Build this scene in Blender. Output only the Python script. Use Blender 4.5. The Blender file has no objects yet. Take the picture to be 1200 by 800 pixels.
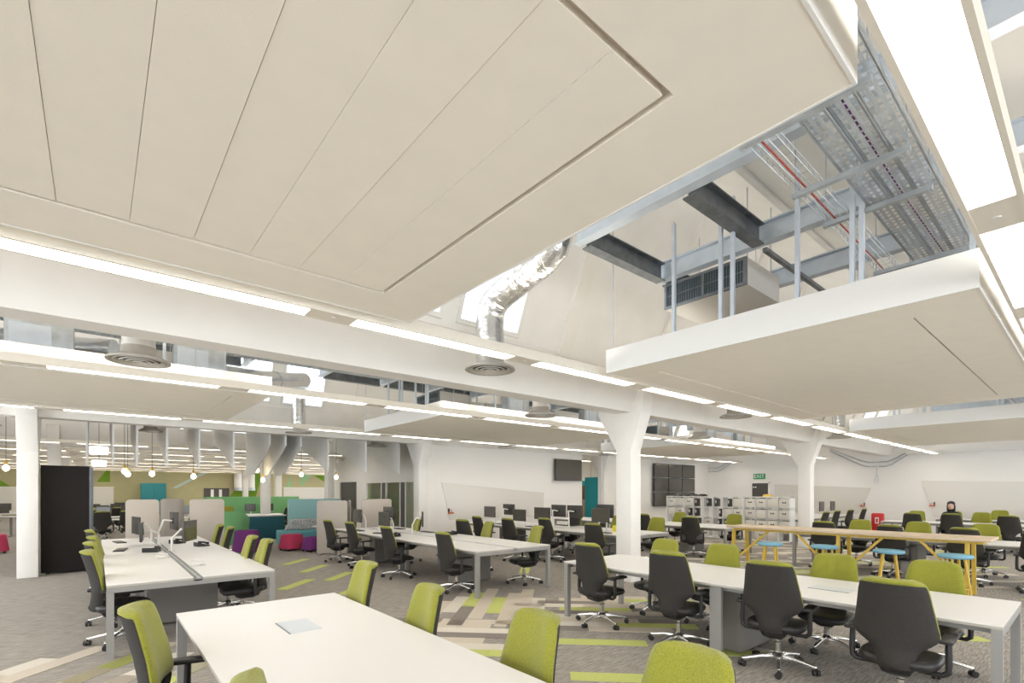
import bpy, bmesh, math, random
from mathutils import Vector, Matrix
random.seed(7)
S = bpy.context.scene
COL = S.collection
PI = math.pi
# ---------------------------------------------------------------- camera
EYE = 1.66
cam_d = bpy.data.cameras.new('camera')
cam = bpy.data.objects.new('camera', cam_d); COL.objects.link(cam)
cam_d.sensor_width = 36.0
cam_d.lens = 36.0 * 581.0 / 1200.0
cam_d.shift_y = (575.5 - 400.0) / 1200.0
cam_d.clip_start = 0.05; cam_d.clip_end = 200
cam.location = (0, 0, EYE)
cam.rotation_euler = (PI/2, 0, -(PI/2 - math.atan2(692, 581)))
S.camera = cam
# ---------------------------------------------------------------- sky and exposure
W = bpy.data.worlds.new('overcast_sky'); S.world = W
W.use_nodes = True
bg = W.node_tree.nodes['Background']
bg.inputs[0].default_value = (0.90, 0.95, 1.0, 1)
bg.inputs[1].default_value = 3.4
S.view_settings.view_transform = 'Standard'
S.view_settings.look = 'None'
S.view_settings.gamma = 1.0
S.view_settings.use_curve_mapping = False
S.view_settings.exposure = 0.42
UPLIGHT = 8.0
LIGHT = 11.0          # brightness of the linear light diffusers
LIGHT_COL = (1.0, 0.94, 0.84)

# ---------------------------------------------------------------- materials
MAT = {}
def mat(name, col, rough=0.6, metal=0.0, noise=0.0, nscale=40, bump=0.0, bscale=None, spec=0.4, stretch=None, col2=None, sheen=0.0):
    m = bpy.data.materials.new(name); m.use_nodes = True
    nt = m.node_tree; b = nt.nodes['Principled BSDF']
    b.inputs['Base Color'].default_value = (*col, 1)
    b.inputs['Roughness'].default_value = rough
    b.inputs['Metallic'].default_value = metal
    b.inputs['Specular IOR Level'].default_value = spec
    if sheen: b.inputs['Sheen Weight'].default_value = sheen
    if noise or bump or col2:
        tc = nt.nodes.new('ShaderNodeTexCoord')
        mp = nt.nodes.new('ShaderNodeMapping')
        nt.links.new(tc.outputs['Object'], mp.inputs[0])
        if stretch: mp.inputs['Scale'].default_value = stretch
        nz = nt.nodes.new('ShaderNodeTexNoise'); nz.inputs['Scale'].default_value = nscale
        nz.inputs['Detail'].default_value = 4
        nt.links.new(mp.outputs[0], nz.inputs[0])
        if noise or col2:
            rp = nt.nodes.new('ShaderNodeValToRGB')
            c2 = col2 if col2 else tuple(max(0, c*(1-noise)) for c in col)
            c1 = col if col2 else tuple(min(1, c*(1+noise*.6)) for c in col)
            rp.color_ramp.elements[0].position = .35; rp.color_ramp.elements[1].position = .65
            rp.color_ramp.elements[0].color = (*c2, 1); rp.color_ramp.elements[1].color = (*c1, 1)
            nt.links.new(nz.outputs['Fac'], rp.inputs[0])
            nt.links.new(rp.outputs[0], b.inputs['Base Color'])
        if bump:
            n2 = nz
            if bscale:
                n2 = nt.nodes.new('ShaderNodeTexNoise'); n2.inputs['Scale'].default_value = bscale
                nt.links.new(mp.outputs[0], n2.inputs[0])
            bp = nt.nodes.new('ShaderNodeBump'); bp.inputs['Strength'].default_value = bump
            bp.inputs['Distance'].default_value = .02
            nt.links.new(n2.outputs['Fac'], bp.inputs['Height'])
            nt.links.new(bp.outputs[0], b.inputs['Normal'])
    MAT[name] = m; return m
def emit(name, col, s):
    m = bpy.data.materials.new(name); m.use_nodes = True
    b = m.node_tree.nodes['Principled BSDF']
    b.inputs['Base Color'].default_value = (*col, 1)
    b.inputs['Emission Color'].default_value = (*col, 1)
    b.inputs['Emission Strength'].default_value = s
    MAT[name] = m; return m
def glass(name, tint, gloss=.12):
    m = bpy.data.materials.new(name); m.use_nodes = True
    nt = m.node_tree; nt.nodes.clear()
    o = nt.nodes.new('ShaderNodeOutputMaterial'); mx = nt.nodes.new('ShaderNodeMixShader')
    t = nt.nodes.new('ShaderNodeBsdfTransparent'); g = nt.nodes.new('ShaderNodeBsdfGlossy')
    t.inputs[0].default_value = (*tint, 1); g.inputs['Roughness'].default_value = .03
    mx.inputs[0].default_value = gloss
    nt.links.new(t.outputs[0], mx.inputs[1]); nt.links.new(g.outputs[0], mx.inputs[2]); nt.links.new(mx.outputs[0], o.inputs[0])
    MAT[name] = m; return m

mat('wall', (.83, .80, .755), .75, bump=.05, nscale=60)
mat('paint', (.84, .81, .765), .6, noise=.02, nscale=3)
mat('roof', (.85, .835, .80), .8, noise=.03, nscale=2)
mat('raft', (.86, .80, .695), .8, noise=.015, nscale=5, bump=.04, bscale=150)
mat('raftside', (.80, .785, .75), .7)
mat('groove', (.60, .53, .44), .8)
mat('housing', (.78, .72, .62), .5)
mat('galv', (.52, .56, .60), .38, .75, noise=.12, nscale=9, stretch=(1, 1, 1))
mat('steelblue', (.62, .68, .75), .45, .35, noise=.06, nscale=6)
mat('darksteel', (.22, .235, .25), .4, .7, noise=.2, nscale=8)
mat('foil', (.78, .78, .78), .22, .95, bump=.55, nscale=14)
mat('ductwhite', (.74, .72, .68), .5, .2, bump=.2, nscale=25)
mat('diffuser', (.46, .43, .38), .45, .2)
mat('diffring', (.60, .56, .50), .45, .15)
mat('diffdark', (.10, .09, .075), .6)
mat('laminate', (.71, .695, .675), .38, spec=.35)
mat('deskedge', (.42, .39, .34), .5)
mat('deskframe', (.29, .28, .262), .45, .2)
mat('deskpanel', (.19, .175, .155), .7)
mat('green', (.262, .262, .028), .92, noise=.26, nscale=190, bump=.3, bscale=220, sheen=.2)
mat('charcoal', (.036, .032, .028), .9, noise=.3, nscale=190, bump=.2, bscale=260)
mat('vinyl', (.022, .020, .018), .42, bump=.1, nscale=90)
mat('plastic', (.02, .019, .018), .45)
mat('chrome', (.62, .60, .57), .22, .95)
mat('screenfab', (.46, .41, .355), .9, noise=.08, nscale=150, bump=.15)
mat('screenfab2', (.36, .325, .29), .9, noise=.08, nscale=150, bump=.15)
mat('blackfab', (.018, .014, .013), .95, noise=.3, nscale=120)
mat('monitor', (.055, .051, .047), .35)
mat('tvscreen', (.085, .078, .066), .12, spec=.6)
mat('whiteplastic', (.76, .74, .70), .4)
mat('oak', (.56, .44, .31), .5, noise=.14, nscale=7, stretch=(9, .6, 9))
mat('yellowwood', (.62, .42, .06), .45, noise=.15, nscale=8, stretch=(8, 8, .6))
mat('bluefab', (.20, .40, .52), .9, noise=.1, nscale=150)
mat('tealfab', (.12, .36, .40), .9, noise=.1, nscale=150)
mat('tealdark', (.03, .13, .17), .85, noise=.1, nscale=100)
mat('tealpale', (.30, .52, .52), .9, noise=.08, nscale=120)
mat('pink', (.50, .045, .11), .85, noise=.12, nscale=120)
mat('purple', (.16, .03, .17), .85, noise=.12, nscale=120)
mat('mintfab', (.18, .42, .18), .9, noise=.12, nscale=120)
mat('pattern', (.62, .58, .54), .9, nscale=26, col2=(.22, .25, .28))
mat('khaki', (.46, .42, .235), .8, noise=.03, nscale=2)
mat('muralgreen', (.16, .30, .02), .8)
mat('muralmint', (.30, .52, .28), .8)
mat('muralblue', (.50, .60, .56), .8)
mat('teal', (.03, .22, .25), .6)
mat('tealwall', (.02, .30, .33), .7)
mat('brown', (.16, .075, .035), .7, noise=.2, nscale=12)
mat('woodpanel', (.42, .27, .16), .6, noise=.2, nscale=10, stretch=(6, 6, 1))
mat('doordark', (.085, .078, .072), .5)
mat('redpaint', (.62, .03, .035), .35)
mat('orange', (.55, .14, .06), .5)
mat('yellowp', (.75, .66, .06), .5)
mat('exitgreen', (.02, .28, .10), .5)
mat('white', (.84, .83, .81), .5)
mat('board', (.70, .665, .60), .25, spec=.5)
mat('hatch', (.62, .65, .68), .35, .6)
mat('skin', (.62, .40, .30), .55)
mat('hair', (.012, .010, .010), .5)
mat('cloth', (.02, .02, .025), .9)
mat('redcable', (.45, .07, .06), .5)
mat('filter', (.05, .075, .09), .6)
mat('cplime', (.50, .535, .16), .95, noise=.12, nscale=160)
mat('cpbeige', (.56, .49, .40), .95, noise=.10, nscale=160)
mat('cplight', (.63, .58, .50), .95, noise=.10, nscale=160)
mat('cpdark', (.235, .205, .18), .95, noise=.22, nscale=160)
emit('diffuserlight', LIGHT_COL, LIGHT)
emit('diffuserdim', LIGHT_COL, LIGHT)
emit('uplight', LIGHT_COL, UPLIGHT)
emit('bulb', (1.0, .82, .55), 14)
emit('lantern', (1.0, .97, .9), 3)
glass('glass', (.93, .97, 1.0)); glass('greenglass', (.90, .95, .84), .08)

# carpet: loop pile with fine streaks at 45 degrees
def carpet():
    m = bpy.data.materials.new('carpet'); m.use_nodes = True
    nt = m.node_tree; b = nt.nodes['Principled BSDF']; b.inputs['Roughness'].default_value = .95
    b.inputs['Specular IOR Level'].default_value = .15
    tc = nt.nodes.new('ShaderNodeTexCoord'); mp = nt.nodes.new('ShaderNodeMapping')
    mp.inputs['Rotation'].default_value = (0, 0, math.radians(45)); mp.inputs['Scale'].default_value = (2, 18, 1)
    nt.links.new(tc.outputs['Object'], mp.inputs[0])
    n1 = nt.nodes.new('ShaderNodeTexNoise'); n1.inputs['Scale'].default_value = 3.5; n1.inputs['Detail'].default_value = 6
    nt.links.new(mp.outputs[0], n1.inputs[0])
    n2 = nt.nodes.new('ShaderNodeTexNoise'); n2.inputs['Scale'].default_value = 120
    nt.links.new(tc.outputs['Object'], n2.inputs[0])
    mx = nt.nodes.new('ShaderNodeMath'); mx.operation = 'ADD'
    nt.links.new(n1.outputs['Fac'], mx.inputs[0]); nt.links.new(n2.outputs['Fac'], mx.inputs[1])
    rp = nt.nodes.new('ShaderNodeValToRGB')
    rp.color_ramp.elements[0].position = .38; rp.color_ramp.elements[0].color = (.175, .155, .138, 1)
    rp.color_ramp.elements[1].position = .62; rp.color_ramp.elements[1].color = (.45, .415, .37, 1)
    hf = nt.nodes.new('ShaderNodeMath'); hf.operation = 'MULTIPLY'; hf.inputs[1].default_value = .5
    nt.links.new(mx.outputs[0], hf.inputs[0]); nt.links.new(hf.outputs[0], rp.inputs[0])
    nt.links.new(rp.outputs[0], b.inputs['Base Color'])
    MAT['carpet'] = m
carpet()

# ---------------------------------------------------------------- mesh helpers
class MB:
    def __init__(s): s.v = []; s.f = []
    def add(s, vs, fs):
        o = len(s.v); s.v += [tuple(v) for v in vs]; s.f += [tuple(i+o for i in f) for f in fs]; return s
    def box(s, x0, x1, y0, y1, z0, z1):
        return s.add([(x0,y0,z0),(x1,y0,z0),(x1,y1,z0),(x0,y1,z0),(x0,y0,z1),(x1,y0,z1),(x1,y1,z1),(x0,y1,z1)],
                     [(0,3,2,1),(4,5,6,7),(0,1,5,4),(1,2,6,5),(2,3,7,6),(3,0,4,7)])
    def bar(s, a, b, w, h, up=(0,0,1)):
        a = Vector(a); b = Vector(b); d = (b-a).normalized(); u = Vector(up)
        if abs(d.dot(u)) > .99: u = Vector((1,0,0))
        r = d.cross(u).normalized(); u = r.cross(d)
        vs = []
        for p in (a, b):
            for i, j in ((-1,-1),(1,-1),(1,1),(-1,1)): vs.append(p + r*(i*w/2) + u*(j*h/2))
        return s.add(vs, [(0,1,2,3),(7,6,5,4),(0,4,5,1),(1,5,6,2),(2,6,7,3),(3,7,4,0)])
    def prism(s, poly, axis, a0, a1):
        n = len(poly); vs = []
        for a in (a0, a1):
            for (p, q) in poly: vs.append({'x': (a,p,q), 'y': (p,a,q), 'z': (p,q,a)}[axis])
        fs = [tuple(range(n)), tuple(range(2*n-1, n-1, -1))]
        for i in range(n): j = (i+1) % n; fs.append((i, n+i, n+j, j))
        return s.add(vs, fs)
    def tube(s, pts, r, n=10, cap=True):
        pts = [Vector(p) for p in pts]; m = len(pts)
        rs = r if isinstance(r, (list, tuple)) else [r]*m
        d0 = (pts[1]-pts[0]).normalized()
        ref = Vector((0,0,1)) if abs(d0.z) < .9 else Vector((1,0,0))
        u = d0.cross(ref).normalized(); vs = []
        for i, p in enumerate(pts):
            if i == 0: d = d0
            elif i == m-1: d = (pts[i]-pts[i-1]).normalized()
            else: d = ((pts[i+1]-pts[i]).normalized() + (pts[i]-pts[i-1]).normalized()).normalized()
            u = (u - d*u.dot(d)).normalized(); w = d.cross(u)
            for k in range(n):
                a = 2*PI*k/n; vs.append(p + (u*math.cos(a) + w*math.sin(a))*rs[i])
        fs = []
        for i in range(m-1):
            for k in range(n): k2 = (k+1) % n; fs.append((i*n+k, i*n+k2, (i+1)*n+k2, (i+1)*n+k))
        if cap: fs += [tuple(range(n-1,-1,-1)), tuple(range((m-1)*n, m*n))]
        return s.add(vs, fs)
    def lathe(s, prof, n=16, c=(0,0,0), cap=True):
        vs = []; fs = []; m = len(prof)
        for (r, z) in prof:
            for k in range(n):
                a = 2*PI*k/n; vs.append((c[0]+r*math.cos(a), c[1]+r*math.sin(a), c[2]+z))
        for i in range(m-1):
            for k in range(n): k2 = (k+1) % n; fs.append((i*n+k, i*n+k2, (i+1)*n+k2, (i+1)*n+k))
        if cap: fs += [tuple(range(n-1,-1,-1)), tuple(range((m-1)*n, m*n))]
        return s.add(vs, fs)
    def rings(s, rings):
        n = len(rings[0]); vs = [p for r in rings for p in r]; fs = []
        for i in range(len(rings)-1):
            for k in range(n): k2 = (k+1) % n; fs.append((i*n+k, i*n+k2, (i+1)*n+k2, (i+1)*n+k))
        fs += [tuple(range(n-1,-1,-1)), tuple(range((len(rings)-1)*n, len(rings)*n))]
        return s.add(vs, fs)
    def mesh(s, name, m, smooth=False, bevel=0.0, seg=2, sharp=40):
        me = bpy.data.meshes.new(name); me.from_pydata(s.v, [], s.f); me.update()
        bm = bmesh.new(); bm.from_mesh(me)
        bmesh.ops.recalc_face_normals(bm, faces=bm.faces)
        if bevel: bmesh.ops.bevel(bm, geom=list(bm.edges), offset=bevel, segments=seg, profile=.5, affect='EDGES', clamp_overlap=True)
        if smooth or bevel:
            for f in bm.faces: f.smooth = True
            for e in bm.edges:
                if len(e.link_faces) == 2 and e.calc_face_angle(0) > math.radians(sharp): e.smooth = False
        bm.to_mesh(me); bm.free()
        me.materials.append(MAT[m]); return me
    def build(s, name, m, parent=None, loc=None, **k):
        return link(name, s.mesh(name, m, **k), parent, loc)
def link(name, me, parent=None, loc=None, rz=0):
    o = bpy.data.objects.new(name, me); COL.objects.link(o)
    if parent: o.parent = parent
    if loc: o.location = loc
    if rz: o.rotation_euler[2] = rz
    return o
def tag(o, label, cat, group=None):
    o['label'] = label; o['category'] = cat
    if group: o['group'] = group
    return o
def thing(name, label, cat, loc=(0,0,0), rz=0, group=None):
    o = bpy.data.objects.new(name, None); COL.objects.link(o); o.location = loc; o.rotation_euler[2] = rz
    o.empty_display_size = .1
    return tag(o, label, cat, group)
def struct(o): o['kind'] = 'structure'; return o
def copy_tree(o, parent=None):
    c = o.copy(); COL.objects.link(c); c.parent = parent
    for ch in list(o.children): copy_tree(ch, c)
    return c
def B(*a): return MB().box(*a)

# ================================================================ THE BUILDING
XL, XR = -6.0, 24.6            # extent of the hall that is modelled
PITCH = 7.72; YB = 5.68        # valley beams (5.68, 13.4, ...)
YFAR = 44.0
def yv(k): return YB + PITCH*k
# ---- floor with inlaid carpet planks at 45 degrees
floor = struct(B(XL-3, XR+.2, -6, YFAR+.2, -.1, 0).build('floor', 'carpet'))
PL = {}
def plank(U, V, along, colr, L=1.0, Wd=.2):
    key = (along, colr, L, Wd)
    if key not in PL:
        mb = B(-L/2, L/2, -Wd/2, Wd/2, 0, .004); PL[key] = mb.mesh('carpet_plank', colr)
    x = (U+V)/math.sqrt(2); y = (U-V)/math.sqrt(2)
    link('carpet_plank', PL[key], floor, (x, y, 0), PI/4 if along == 'u' else -PI/4)
def uv(x, y): return (x+y)/math.sqrt(2), (x-y)/math.sqrt(2)
CB = ['cpbeige']*6 + ['cplight']*6 + ['cpdark']*4 + ['cplime']*2
def block(along, a0, a1, b0, b1, dens, seed, L=1.0):
    # rows of width .2 between b0..b1 (across), planks along a0..a1
    rnd = random.Random(seed); b = b0 + .1; row = 0
    while b < b1:
        a = a0 + (row % 3)*.33 + L/2 - .4
        while a < a1:
            if rnd.random() < dens:
                c = rnd.choice(CB)
                if along == 'u': plank(a, b, 'u', c, L)
                else: plank(b, a, 'v', c, L)
            a += L
        b += .2; row += 1
# cluster between the meeting tables and the middle bench
block('u', 6.45, 8.1, -1.95, -.2, .95, 3)
block('v', -2.05, -.3, 4.95, 6.3, .95, 5)
block('v', -.2, 1.6, 5.95, 7.9, .85, 8)
# single lime planks on grey
for (x, y, al) in ((4.25,3.55,'v'), (7.0,7.9,'u'), (3.6,12.2,'u'), (3.6,10.9,'u'), (3.66,9.6,'u'), (2.75,9.25,'u'), (5.0,2.45,'v'),
                   (3.4,8.2,'u'), (6.6,9.0,'u'), (7.3,1.2,'v'), (3.62,2.72,'v'), (13.4,2.75,'v'), (9.4,3.2,'v'), (-2.0,10.5,'u'), (11.2,.4,'v')):
    U, V = uv(x, y); plank(U, V, al, 'cplime')
# beige fan by the left bench
for i, (x, y, c) in enumerate(((-.30,6.55,'cpbeige'), (-.75,6.4,'cplight'), (-.05,6.02,'cplime'), (-.25,5.62,'cpbeige'), (.35,5.75,'cplight'),
                               (-.95,6.0,'cpbeige'), (.32,6.2,'cpbeige'), (.5,5.35,'cplime'), (-.05,5.2,'cpbeige'), (.85,5.75,'cplight'), (1.2,5.55,'cpbeige'),
                               (.2,4.75,'cplight'), (-1.35,6.1,'cplight'))):
    U, V = uv(x, y); plank(round(U/.05)*.05, round(V/.2)*.2, 'u', c)
# streaks on the far right of the hall
block('v', 2.2, 9.6, 8.6, 13.4, .40, 21)
block('v', 4.5, 11.5, 13.6, 17.4, .36, 22)
block('u', 11.5, 15.2, -11.8, -8.6, .45, 23)

# ---- columns, valley beams, roof
def column(x, y, n):
    poly = [(-.17,0), (.17,0), (.17,2.42), (.60,3.12), (.60,3.62), (-.44,3.72), (-.40,3.1), (-.17,2.42)]
    mb = MB().prism([(y+p, z) for p, z in poly], 'x', x-.15, x+.15)
    o = mb.build('column', 'paint', bevel=.012); struct(o); return o
COLX = (-1.0, 7.6, 16.2)
n = 0
for k in range(0, 5):
    for x in COLX:
        if k == 0 and x < 0: continue
        if k >= 2 and x > 8: continue
        column(x, yv(k), n); n += 1
column(5.1, yv(2), n)
SL = .42; ZR = 6.3; ZB = 3.1
WINZ = (3.78, 4.98)
WINS = []
for j in range(-1, 3):
    c = 3.35 + 8.6*j
    WINS += [(c-1.15, c-.1), (c+.11, c+1.15)]
WINS = [w for w in WINS if w[0] > XL+.3 and w[1] < XR-.3]
def ys(k, z): return yv(k) - .16 - SL*(z-ZB)
for k in range(-1, 6):
    y = yv(k)
    # gutter beam: flat soffit, near side in the plane of the glazing
    poly = [(y-.16,ZB), (y+.16,ZB), (y+.46,3.62), (y-.42,3.72)]
    struct(MB().prism(poly, 'x', XL, XR).build('valley_beam', 'paint'))
    # steep north-light slope with window openings
    mb = MB()
    def quad(x0, x1, z0, z1):
        t = .10
        mb.add([(x0,ys(k,z0),z0),(x1,ys(k,z0),z0),(x1,ys(k,z1),z1),(x0,ys(k,z1),z1),
                (x0,ys(k,z0)+t,z0),(x1,ys(k,z0)+t,z0),(x1,ys(k,z1)+t,z1),(x0,ys(k,z1)+t,z1)],
               [(0,1,2,3),(7,6,5,4),(0,4,5,1),(1,5,6,2),(2,6,7,3),(3,7,4,0)])
    xs = XL
    for (a, b) in WINS:
        quad(xs, a, 3.7, ZR); quad(a, b, 3.7, WINZ[0]); quad(a, b, WINZ[1], ZR); xs = b
    quad(xs, XR, 3.7, ZR)
    struct(mb.build('roof_north_light', 'roof'))
    # shallow slope running back to the previous valley
    y0 = yv(k-1) + .30; yr = ys(k, ZR)
    mb = MB().add([(XL,yr+.12,ZR),(XR,yr+.12,ZR),(XR,y0,3.6),(XL,y0,3.6),(XL,yr+.12,ZR+.14),(XR,yr+.12,ZR+.14),(XR,y0,3.74),(XL,y0,3.74)],
                  [(0,1,2,3),(7,6,5,4),(0,4,5,1),(1,5,6,2),(2,6,7,3),(3,7,4,0)])
    rf = struct(mb.build('roof_slope', 'roof'))
    if k in (0, 1):
        for q in (.22, .45, .68):                          # timber purlins under the shallow slope
            yy = yr + (y0-yr)*q; zz = ZR + (3.6-ZR)*q
            MB().box(XL, XR, yy-.04, yy+.04, zz-.10, zz+.02).build('purlin', 'roof', rf)
        for x in [3.35+4.3*j for j in range(-2, 6)]:       # sloping ribs on the glazed side
            if x in (3.35,): continue
            MB().bar((x,ys(k,3.72)-.03,3.72), (x,ys(k,ZR)-.03,ZR), .09, .06).build('rib', 'paint', rf)
        for x in (1.43, 1.7, 5.41, 9.9, 14.2, 18.6): 
            MB().bar((x,ys(k,3.72)-.03,3.72), (x,ys(k,ZR)-.03,ZR), .24, .07).build('rib', 'paint', rf)
        MB().box(XL, XR, ys(k,3.72)-.012, ys(k,3.72)+.02, 3.70, 3.75).build('sill_rail', 'paint', rf)
wn = 1
for k in range(0, 3):
    for (a, b) in WINS:
        if a < -3 or (k == 2 and a > 8): continue
        z0, z1 = WINZ
        fr = MB(); t = .055
        P = lambda x, z, d: (x, ys(k, z)+d, z)
        def fbar(x0, x1, za, zb, d0=-.03, d1=.10):
            fr.add([P(x0,za,d0),P(x1,za,d0),P(x1,zb,d0),P(x0,zb,d0),P(x0,za,d1),P(x1,za,d1),P(x1,zb,d1),P(x0,zb,d1)],
                   [(0,1,2,3),(7,6,5,4),(0,4,5,1),(1,5,6,2),(2,6,7,3),(3,7,4,0)])
        fbar(a, a+t, z0, z1); fbar(b-t, b, z0, z1); fbar(a+t, b-t, z0, z0+t); fbar(a+t, b-t, z1-t, z1)
        w = struct(fr.build('window_%d' % wn, 'raftside')); wn += 1
        pm = MB().add([P(a+t,z0+t,.03),P(b-t,z0+t,.03),P(b-t,z1-t,.03),P(a+t,z1-t,.03),P(a+t,z0+t,.045),P(b-t,z0+t,.045),P(b-t,z1-t,.045),P(a+t,z1-t,.045)],
                      [(0,1,2,3),(7,6,5,4),(0,4,5,1),(1,5,6,2),(2,6,7,3),(3,7,4,0)])
        pm.build('pane', 'glass', w)

def roofz(y):
    for k in range(-1, 6):
        yr = ys(k, ZR) + .12; y0 = yv(k-1) + .30
        if y0 <= y <= yr: return 3.6 + (ZR-3.6)*(y-y0)/(yr-y0)
        if yr < y < yv(k)-.4: return ZB + (yv(k)-.16-y)/SL
    return 3.6
# ---- walls
struct(B(XR, XR+.2, -6, 22, 0, 5.5).build('wall_right', 'wall'))
struct(B(7.75, 14.80, 13.3, 13.5, 0, 3.15).build('wall_back', 'wall'))
struct(B(16.0, XR, 13.3, 13.5, 0, 3.15).build('wall_display', 'wall'))
struct(B(7.75, 8.0, 13.24, 13.56, 0, 3.4).build('trim_1', 'paint'))
struct(B(8.2, 8.4, 13.5, 22.6, 2.05, 5.2).build('wall_recess', 'wall'))
for i, (a, b) in enumerate(((13.5,14.55), (18.75,19.7), (21.5,22.6))):
    struct(B(8.2, 8.4, a, b, 0, 2.05).build('trim_%d' % (i+2), 'wall'))
struct(B(8.2, XR, 22.6, 22.8, 0, 5.2).build('wall_recess_end', 'wall'))
struct(B(XL-3, 24, YFAR, YFAR+.2, 0, 3.2).build('wall_far', 'khaki'))
struct(B(XL-.2, XL, 15, YFAR, 0, 5.4).build('wall_left', 'wall'))
# glazed screen and doors of the recess wall
w = struct(B(8.22, 8.30, 14.55, 18.75, 1.98, 2.05).build('window_40', 'paint'))
for yy in (14.58, 15.55, 15.95, 17.05, 17.45, 18.72):
    B(8.22, 8.30, yy-.03, yy+.03, 0, 1.98).build('mullion', 'paint', w)
for (a, b) in ((14.61,15.52), (15.98,17.02), (17.48,18.69)):
    B(8.25, 8.262, a, b, .02, 1.98).build('pane', 'greenglass', w)
d = struct(B(8.24, 8.28, 15.58, 15.92, .01, 1.98).build('door_1', 'doordark'))
d = struct(B(8.24, 8.28, 17.08, 17.42, .01, 1.98).build('door_2', 'doordark'))
d = struct(B(8.25, 8.30, 19.7, 21.5, .01, 2.05).build('door_3', 'doordark'))
MB().tube([(8.22,20.5,.95),(8.22,20.5,1.3)], .015).build('door_handle', 'chrome', d)
struct(B(11, 11.2, 14, 22.6, 0, 3.3).build('wall_meeting_room', 'wall'))
# corridor behind the opening
struct(B(14.4, XR, 17.2, 17.4, 0, 5.0).build('wall_corridor', 'wall'))
struct(B(17.6, 20.2, 17.16, 17.2, 1.96, 2.2).build('trim_11', 'tealwall'))
struct(B(19.1, 20.2, 17.15, 17.2, 1.25, 1.96).build('trim_12', 'brown'))
struct(B(19.1, 20.2, 17.14, 17.2, 0, 1.25).build('trim_13', 'woodpanel'))
struct(B(17.6, 19.1, 17.15, 17.2, 0, 1.96).build('door_4', 'doordark'))
struct(B(15.98, 16.02, 13.5, 14.2, 0, 2.25).build('trim_15', 'tealwall'))
struct(B(20.25, 21.6, 16.9, 17.2, 0, 2.36).build('trim_14', 'tealwall'))
# exit door on the right wall
d = struct(B(XR-.05, XR, 10.25, 11.0, .01, 2.05).build('door_5', 'doordark'))
for q in (10.84, 10.92): MB().lathe([(.035,0),(.035,.01)], 12).build('door_sign', 'white', d)
for i, ch in enumerate([c for c in d.children]): ch.location = (XR-.05, 10.88+.1*(i-.5), 1.86); ch.rotation_euler = (0, -PI/2, 0)
B(XR-.07, XR-.005, 10.2, 10.25, 0, 2.1).build('door_frame', 'wall', d); B(XR-.07, XR-.005, 11.0, 11.05, 0, 2.1).build('door_frame', 'wall', d); B(XR-.07, XR-.005, 10.2, 11.05, 2.05, 2.1).build('door_frame', 'wall', d)
def text_mesh(txt, size, ext=.002):
    c = bpy.data.curves.new('t', 'FONT'); c.body = txt; c.size = size; c.extrude = ext; c.align_x = 'CENTER'; c.align_y = 'CENTER'
    o = bpy.data.objects.new('t', c); COL.objects.link(o); bpy.context.view_layer.update()
    me = bpy.data.meshes.new_from_object(o.evaluated_get(bpy.context.evaluated_depsgraph_get()))
    bpy.data.objects.remove(o); return me
e = thing('exit_sign', 'green exit sign with white lettering on wall above dark door', 'sign', (XR-.03, 10.67, 2.38))
B(-.02, .02, -.27, .27, -.13, .13).build('sign_panel', 'exitgreen', e)
tm = text_mesh('EXIT', .24); tm.materials.append(MAT['white'])
o = link('lettering', tm, e, (-.023, 0, 0)); o.rotation_euler = (PI/2, 0, -PI/2)

# ---- far wall mural, boards and fittings
mural = {'muralgreen': [[(.05,2.3),(.75,2.3),(.75,3.1),(.55,3.1)], [(8.0,1.2),(9.9,1.2),(10.4,3.15),(9.4,3.15)], [(16.2,2.0),(17.7,2.0),(15.2,3.1),(14.4,3.1)], [(-4.6,1.98),(-4.1,1.98),(-4.6,2.4)]],
         'muralmint': [[(13.4,2.0),(14.3,3.1),(13.4,3.1)], [(12.2,1.9),(12.6,1.9),(12.6,3.0)]],
         'muralblue': [[(4.3,1.9),(4.6,1.9),(6.6,3.1),(6.2,3.1)], [(17.6,2.0),(18.0,2.0),(18.9,3.1),(18.5,3.1)]]}
for mname, polys in mural.items():
    for poly in polys:
        o = MB().prism(poly, 'y', YFAR-.018, YFAR-.002).build('mural_shape', mname)
        tag(o, {'muralgreen': 'dark green painted wedge on the far khaki wall', 'muralmint': 'mint green painted wedge on the far khaki wall', 'muralblue': 'pale blue painted stripe on the far khaki wall'}[mname], 'mural', 'painted shapes on the far wall ' + mname[5:])
for i, (a, b, z0, z1, lab) in enumerate(((-.4,.95,.6,1.92,'white board on far khaki wall beside green wedge'), (12.0,19.5,0,1.95,'long white panel across the foot of the far wall by the columns'), (-8.0,-3.1,.2,1.9,'white wall panel behind the white column with the dark folding screen'))):
    o = thing('whiteboard', lab, 'whiteboard', ((a+b)/2, YFAR, 0))
    B(-(b-a)/2, (b-a)/2, -.05, -.005, z0, z1).build('board_panel', 'board', o)
    B(-(b-a)/2-.03, (b-a)/2+.03, -.06, -.005, z1, z1+.04).build('frame', 'white', o)
o = thing('hanging_cabinet', 'turquoise box cabinet standing against the far khaki wall', 'cabinet', (3.15, YFAR-.45, 0))
B(-.72, .72, -.35, .35, .2, 2.23).build('body', 'teal', o, bevel=.02); B(-.72, .72, -.36, .36, .0, .2).build('plinth', 'tealdark', o)
B(-.70, -.02, -.375, -.355, .25, 2.2).build('door', 'teal', o); B(.02, .70, -.375, -.355, .25, 2.2).build('door', 'teal', o)
d = struct(B(6.3, 8.0, YFAR-.06, YFAR, .01, 1.9).build('door_6', 'doordark'))
B(6.75, 6.95, YFAR-.07, YFAR-.055, .3, 1.8).build('door_glass', 'white', d); B(7.3, 7.5, YFAR-.07, YFAR-.055, .3, 1.8).build('door_glass', 'white', d)
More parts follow.
